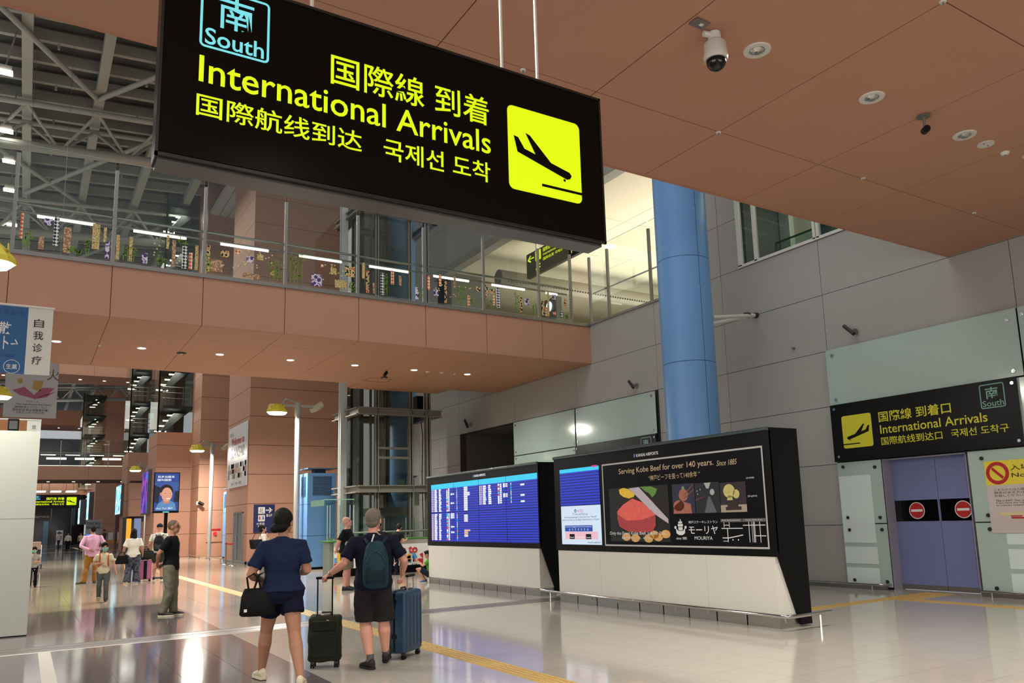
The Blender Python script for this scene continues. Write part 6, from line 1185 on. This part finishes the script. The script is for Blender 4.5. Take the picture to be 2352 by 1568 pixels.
# ---- crouching boy in green
GRN=cloth('green tee',(86,146,44)); 
cg,I=person('boy in green T-shirt crouching with a phone beside the flight board',(9.42,20.38,0),1.05,1.30,dict(hip=(0,-.16,-.62),lean=.12,Lk=(-.16,.32,.52),La=(-.13,.05,.09),Rk=(.16,.32,.52),Ra=(.13,.05,.09),Le=(-.2,.1,.60),Lw=(-.06,.30,.76),Re=(.2,.1,.60),Rw=(.06,.30,.76),curl=.8,head=(.0,-.1),hd=((.2,.3,.9),(-.2,.3,.9)),pn=((.5,.4,0),(-.5,.4,0))),skin=SKL,top=GRN,bottom=cloth('navy boy shorts',(36,42,60)),shoes=mat('blue shoe',(60,84,130),.6),sole=WH,hair='short',sleeve=.6,leg=.75,vox=.014,hem=.88,hs=1.15)
t=thing('phone','dark phone held up by the crouching boy in green','phone',(9.42,20.38,0),1.05); B().box(-.04,.33,.56,.04,.345,.72).obj('phone_body',BLACK,t,local=True,bevel=.004); B().box(-.035,.328,.57,.035,.331,.71).obj('phone_screen',DARK,t,local=True)
# ---- people at the counter
person('dark-haired person in black leaning at the welcome counter, left one',(9.55,24.2,0),RZ(9.5,24)+.1,1.66,dict(lean=.15,Lw=(-.1,.3,1.12),Rw=(.12,.3,1.12),Le=(-.28,.12,1.1),Re=(.28,.12,1.1),head=(-.5,0)),skin=SKL,top=BKT,bottom=NVP,shoes=SHOEB,hair='short',vox=.016)
person('dark-haired person with bare forearms leaning over the welcome counter, right one',(10.02,24.1,0),-1.1,1.64,dict(lean=.4,Lw=(-.1,.42,1.14),Rw=(.2,.4,1.14),Le=(-.26,.22,1.1),Re=(.26,.2,1.08),head=(.3,-.2)),skin=SKL,top=BKT,bottom=NVP,shoes=SHOEB,hair='short',vox=.016)
# ---- small child behind the partition
pm,I=person('small child in grey T-shirt and green mask half hidden by the white partition',(.33,29.6,0),math.pi,1.2,dict(Lw=(-.1,.2,1.12),Le=(-.24,.02,1.12)),fat=.95,skin=SKL,top=cloth('grey child tee',(160,158,150)),bottom=NVP,shoes=SHOEB,hair='short',vox=.014,hs=1.25); mask(pm,I,MASKG)
# ---- far walkers
FW=dict(Lk=(-.09,.1,.5),La=(-.09,.1,.09),Rk=(.09,.0,.49),Ra=(.09,-.14,.1))
person('distant person in white shirt and long dark trousers walking towards the viewer, middle one',(3.62,88,0),math.pi,1.62,FW,skin=SKL,top=WTE,bottom=NVP,shoes=SHOEB,hair='short',longsleeve=True,wide=1.3,vox=.022)
t=thing('shopping_bag','dark bag carried by the middle distant walker','bag',(4.0,88,.45)); B().loft([((0,0,0),(.2,0,0),(0,.1,0)),((0,0,.3),(.1,0,0),(0,.06,0))],10).obj('bag_body',BAGM,t,local=True); B().tube([(-.05,0,.3),(0,0,.42),(.05,0,.3)],.012,6).obj('handle',BAGM,t,local=True)
person('distant person in pale yellow shirt and black trousers carrying a white bag, right one',(4.62,87,0),math.pi,1.58,FW,skin=SKL,top=cloth('pale yellow',(214,196,150)),bottom=BKT,shoes=SHOEB,hair='short',vox=.022)
t=thing('shopping_bag','white bag carried by the right distant walker','bag',(5.0,87,.85)); B().loft([((0,0,0),(.18,0,0),(0,.08,0)),((0,0,.26),(.14,0,0),(0,.06,0))],10).obj('bag_body',WH,t,local=True); B().tube([(-.1,0,.26),(0,0,.46),(.1,0,.26)],.014,6).obj('handle',BAGM,t,local=True)
person('distant person in white sleeveless top walking left of the other two walkers',(3.2,98,0),math.pi*.75,1.72,FW,skin=SKL,top=WTE,bottom=cloth('jeans',(48,58,84)),shoes=SHOEB,hair='short',sleeve=.3,vox=.022)
person('distant dark-clothed man standing near the display stands',(6.35,84,0),2.2,1.78,{},skin=SKM,top=cloth('dark check',(60,56,60)),bottom=BKT,shoes=SHOEB,hair='short',vox=.022)
t=thing('luggage_trolley','pale luggage trolley with a case, glimpsed past the partition edge','trolley',(.6,45,0)); B().box(.3,44.8,.9,.75,45.3,1.25).obj('case',mat('case beige',(190,160,140),.6),t,bevel=.02); B().box(.3,44.7,.2,.8,45.4,.26).obj('deck',STEELD,t); 
for x in (.32,.78): B().tube([(x,45.4,.2),(x,45.4,1.1)],.02,6).obj('frame_tube',CHROME,t); B().tube([(x,44.8,.1),(x+.04,44.8,.1)],.1,12).obj('wheel',BLACK,t)
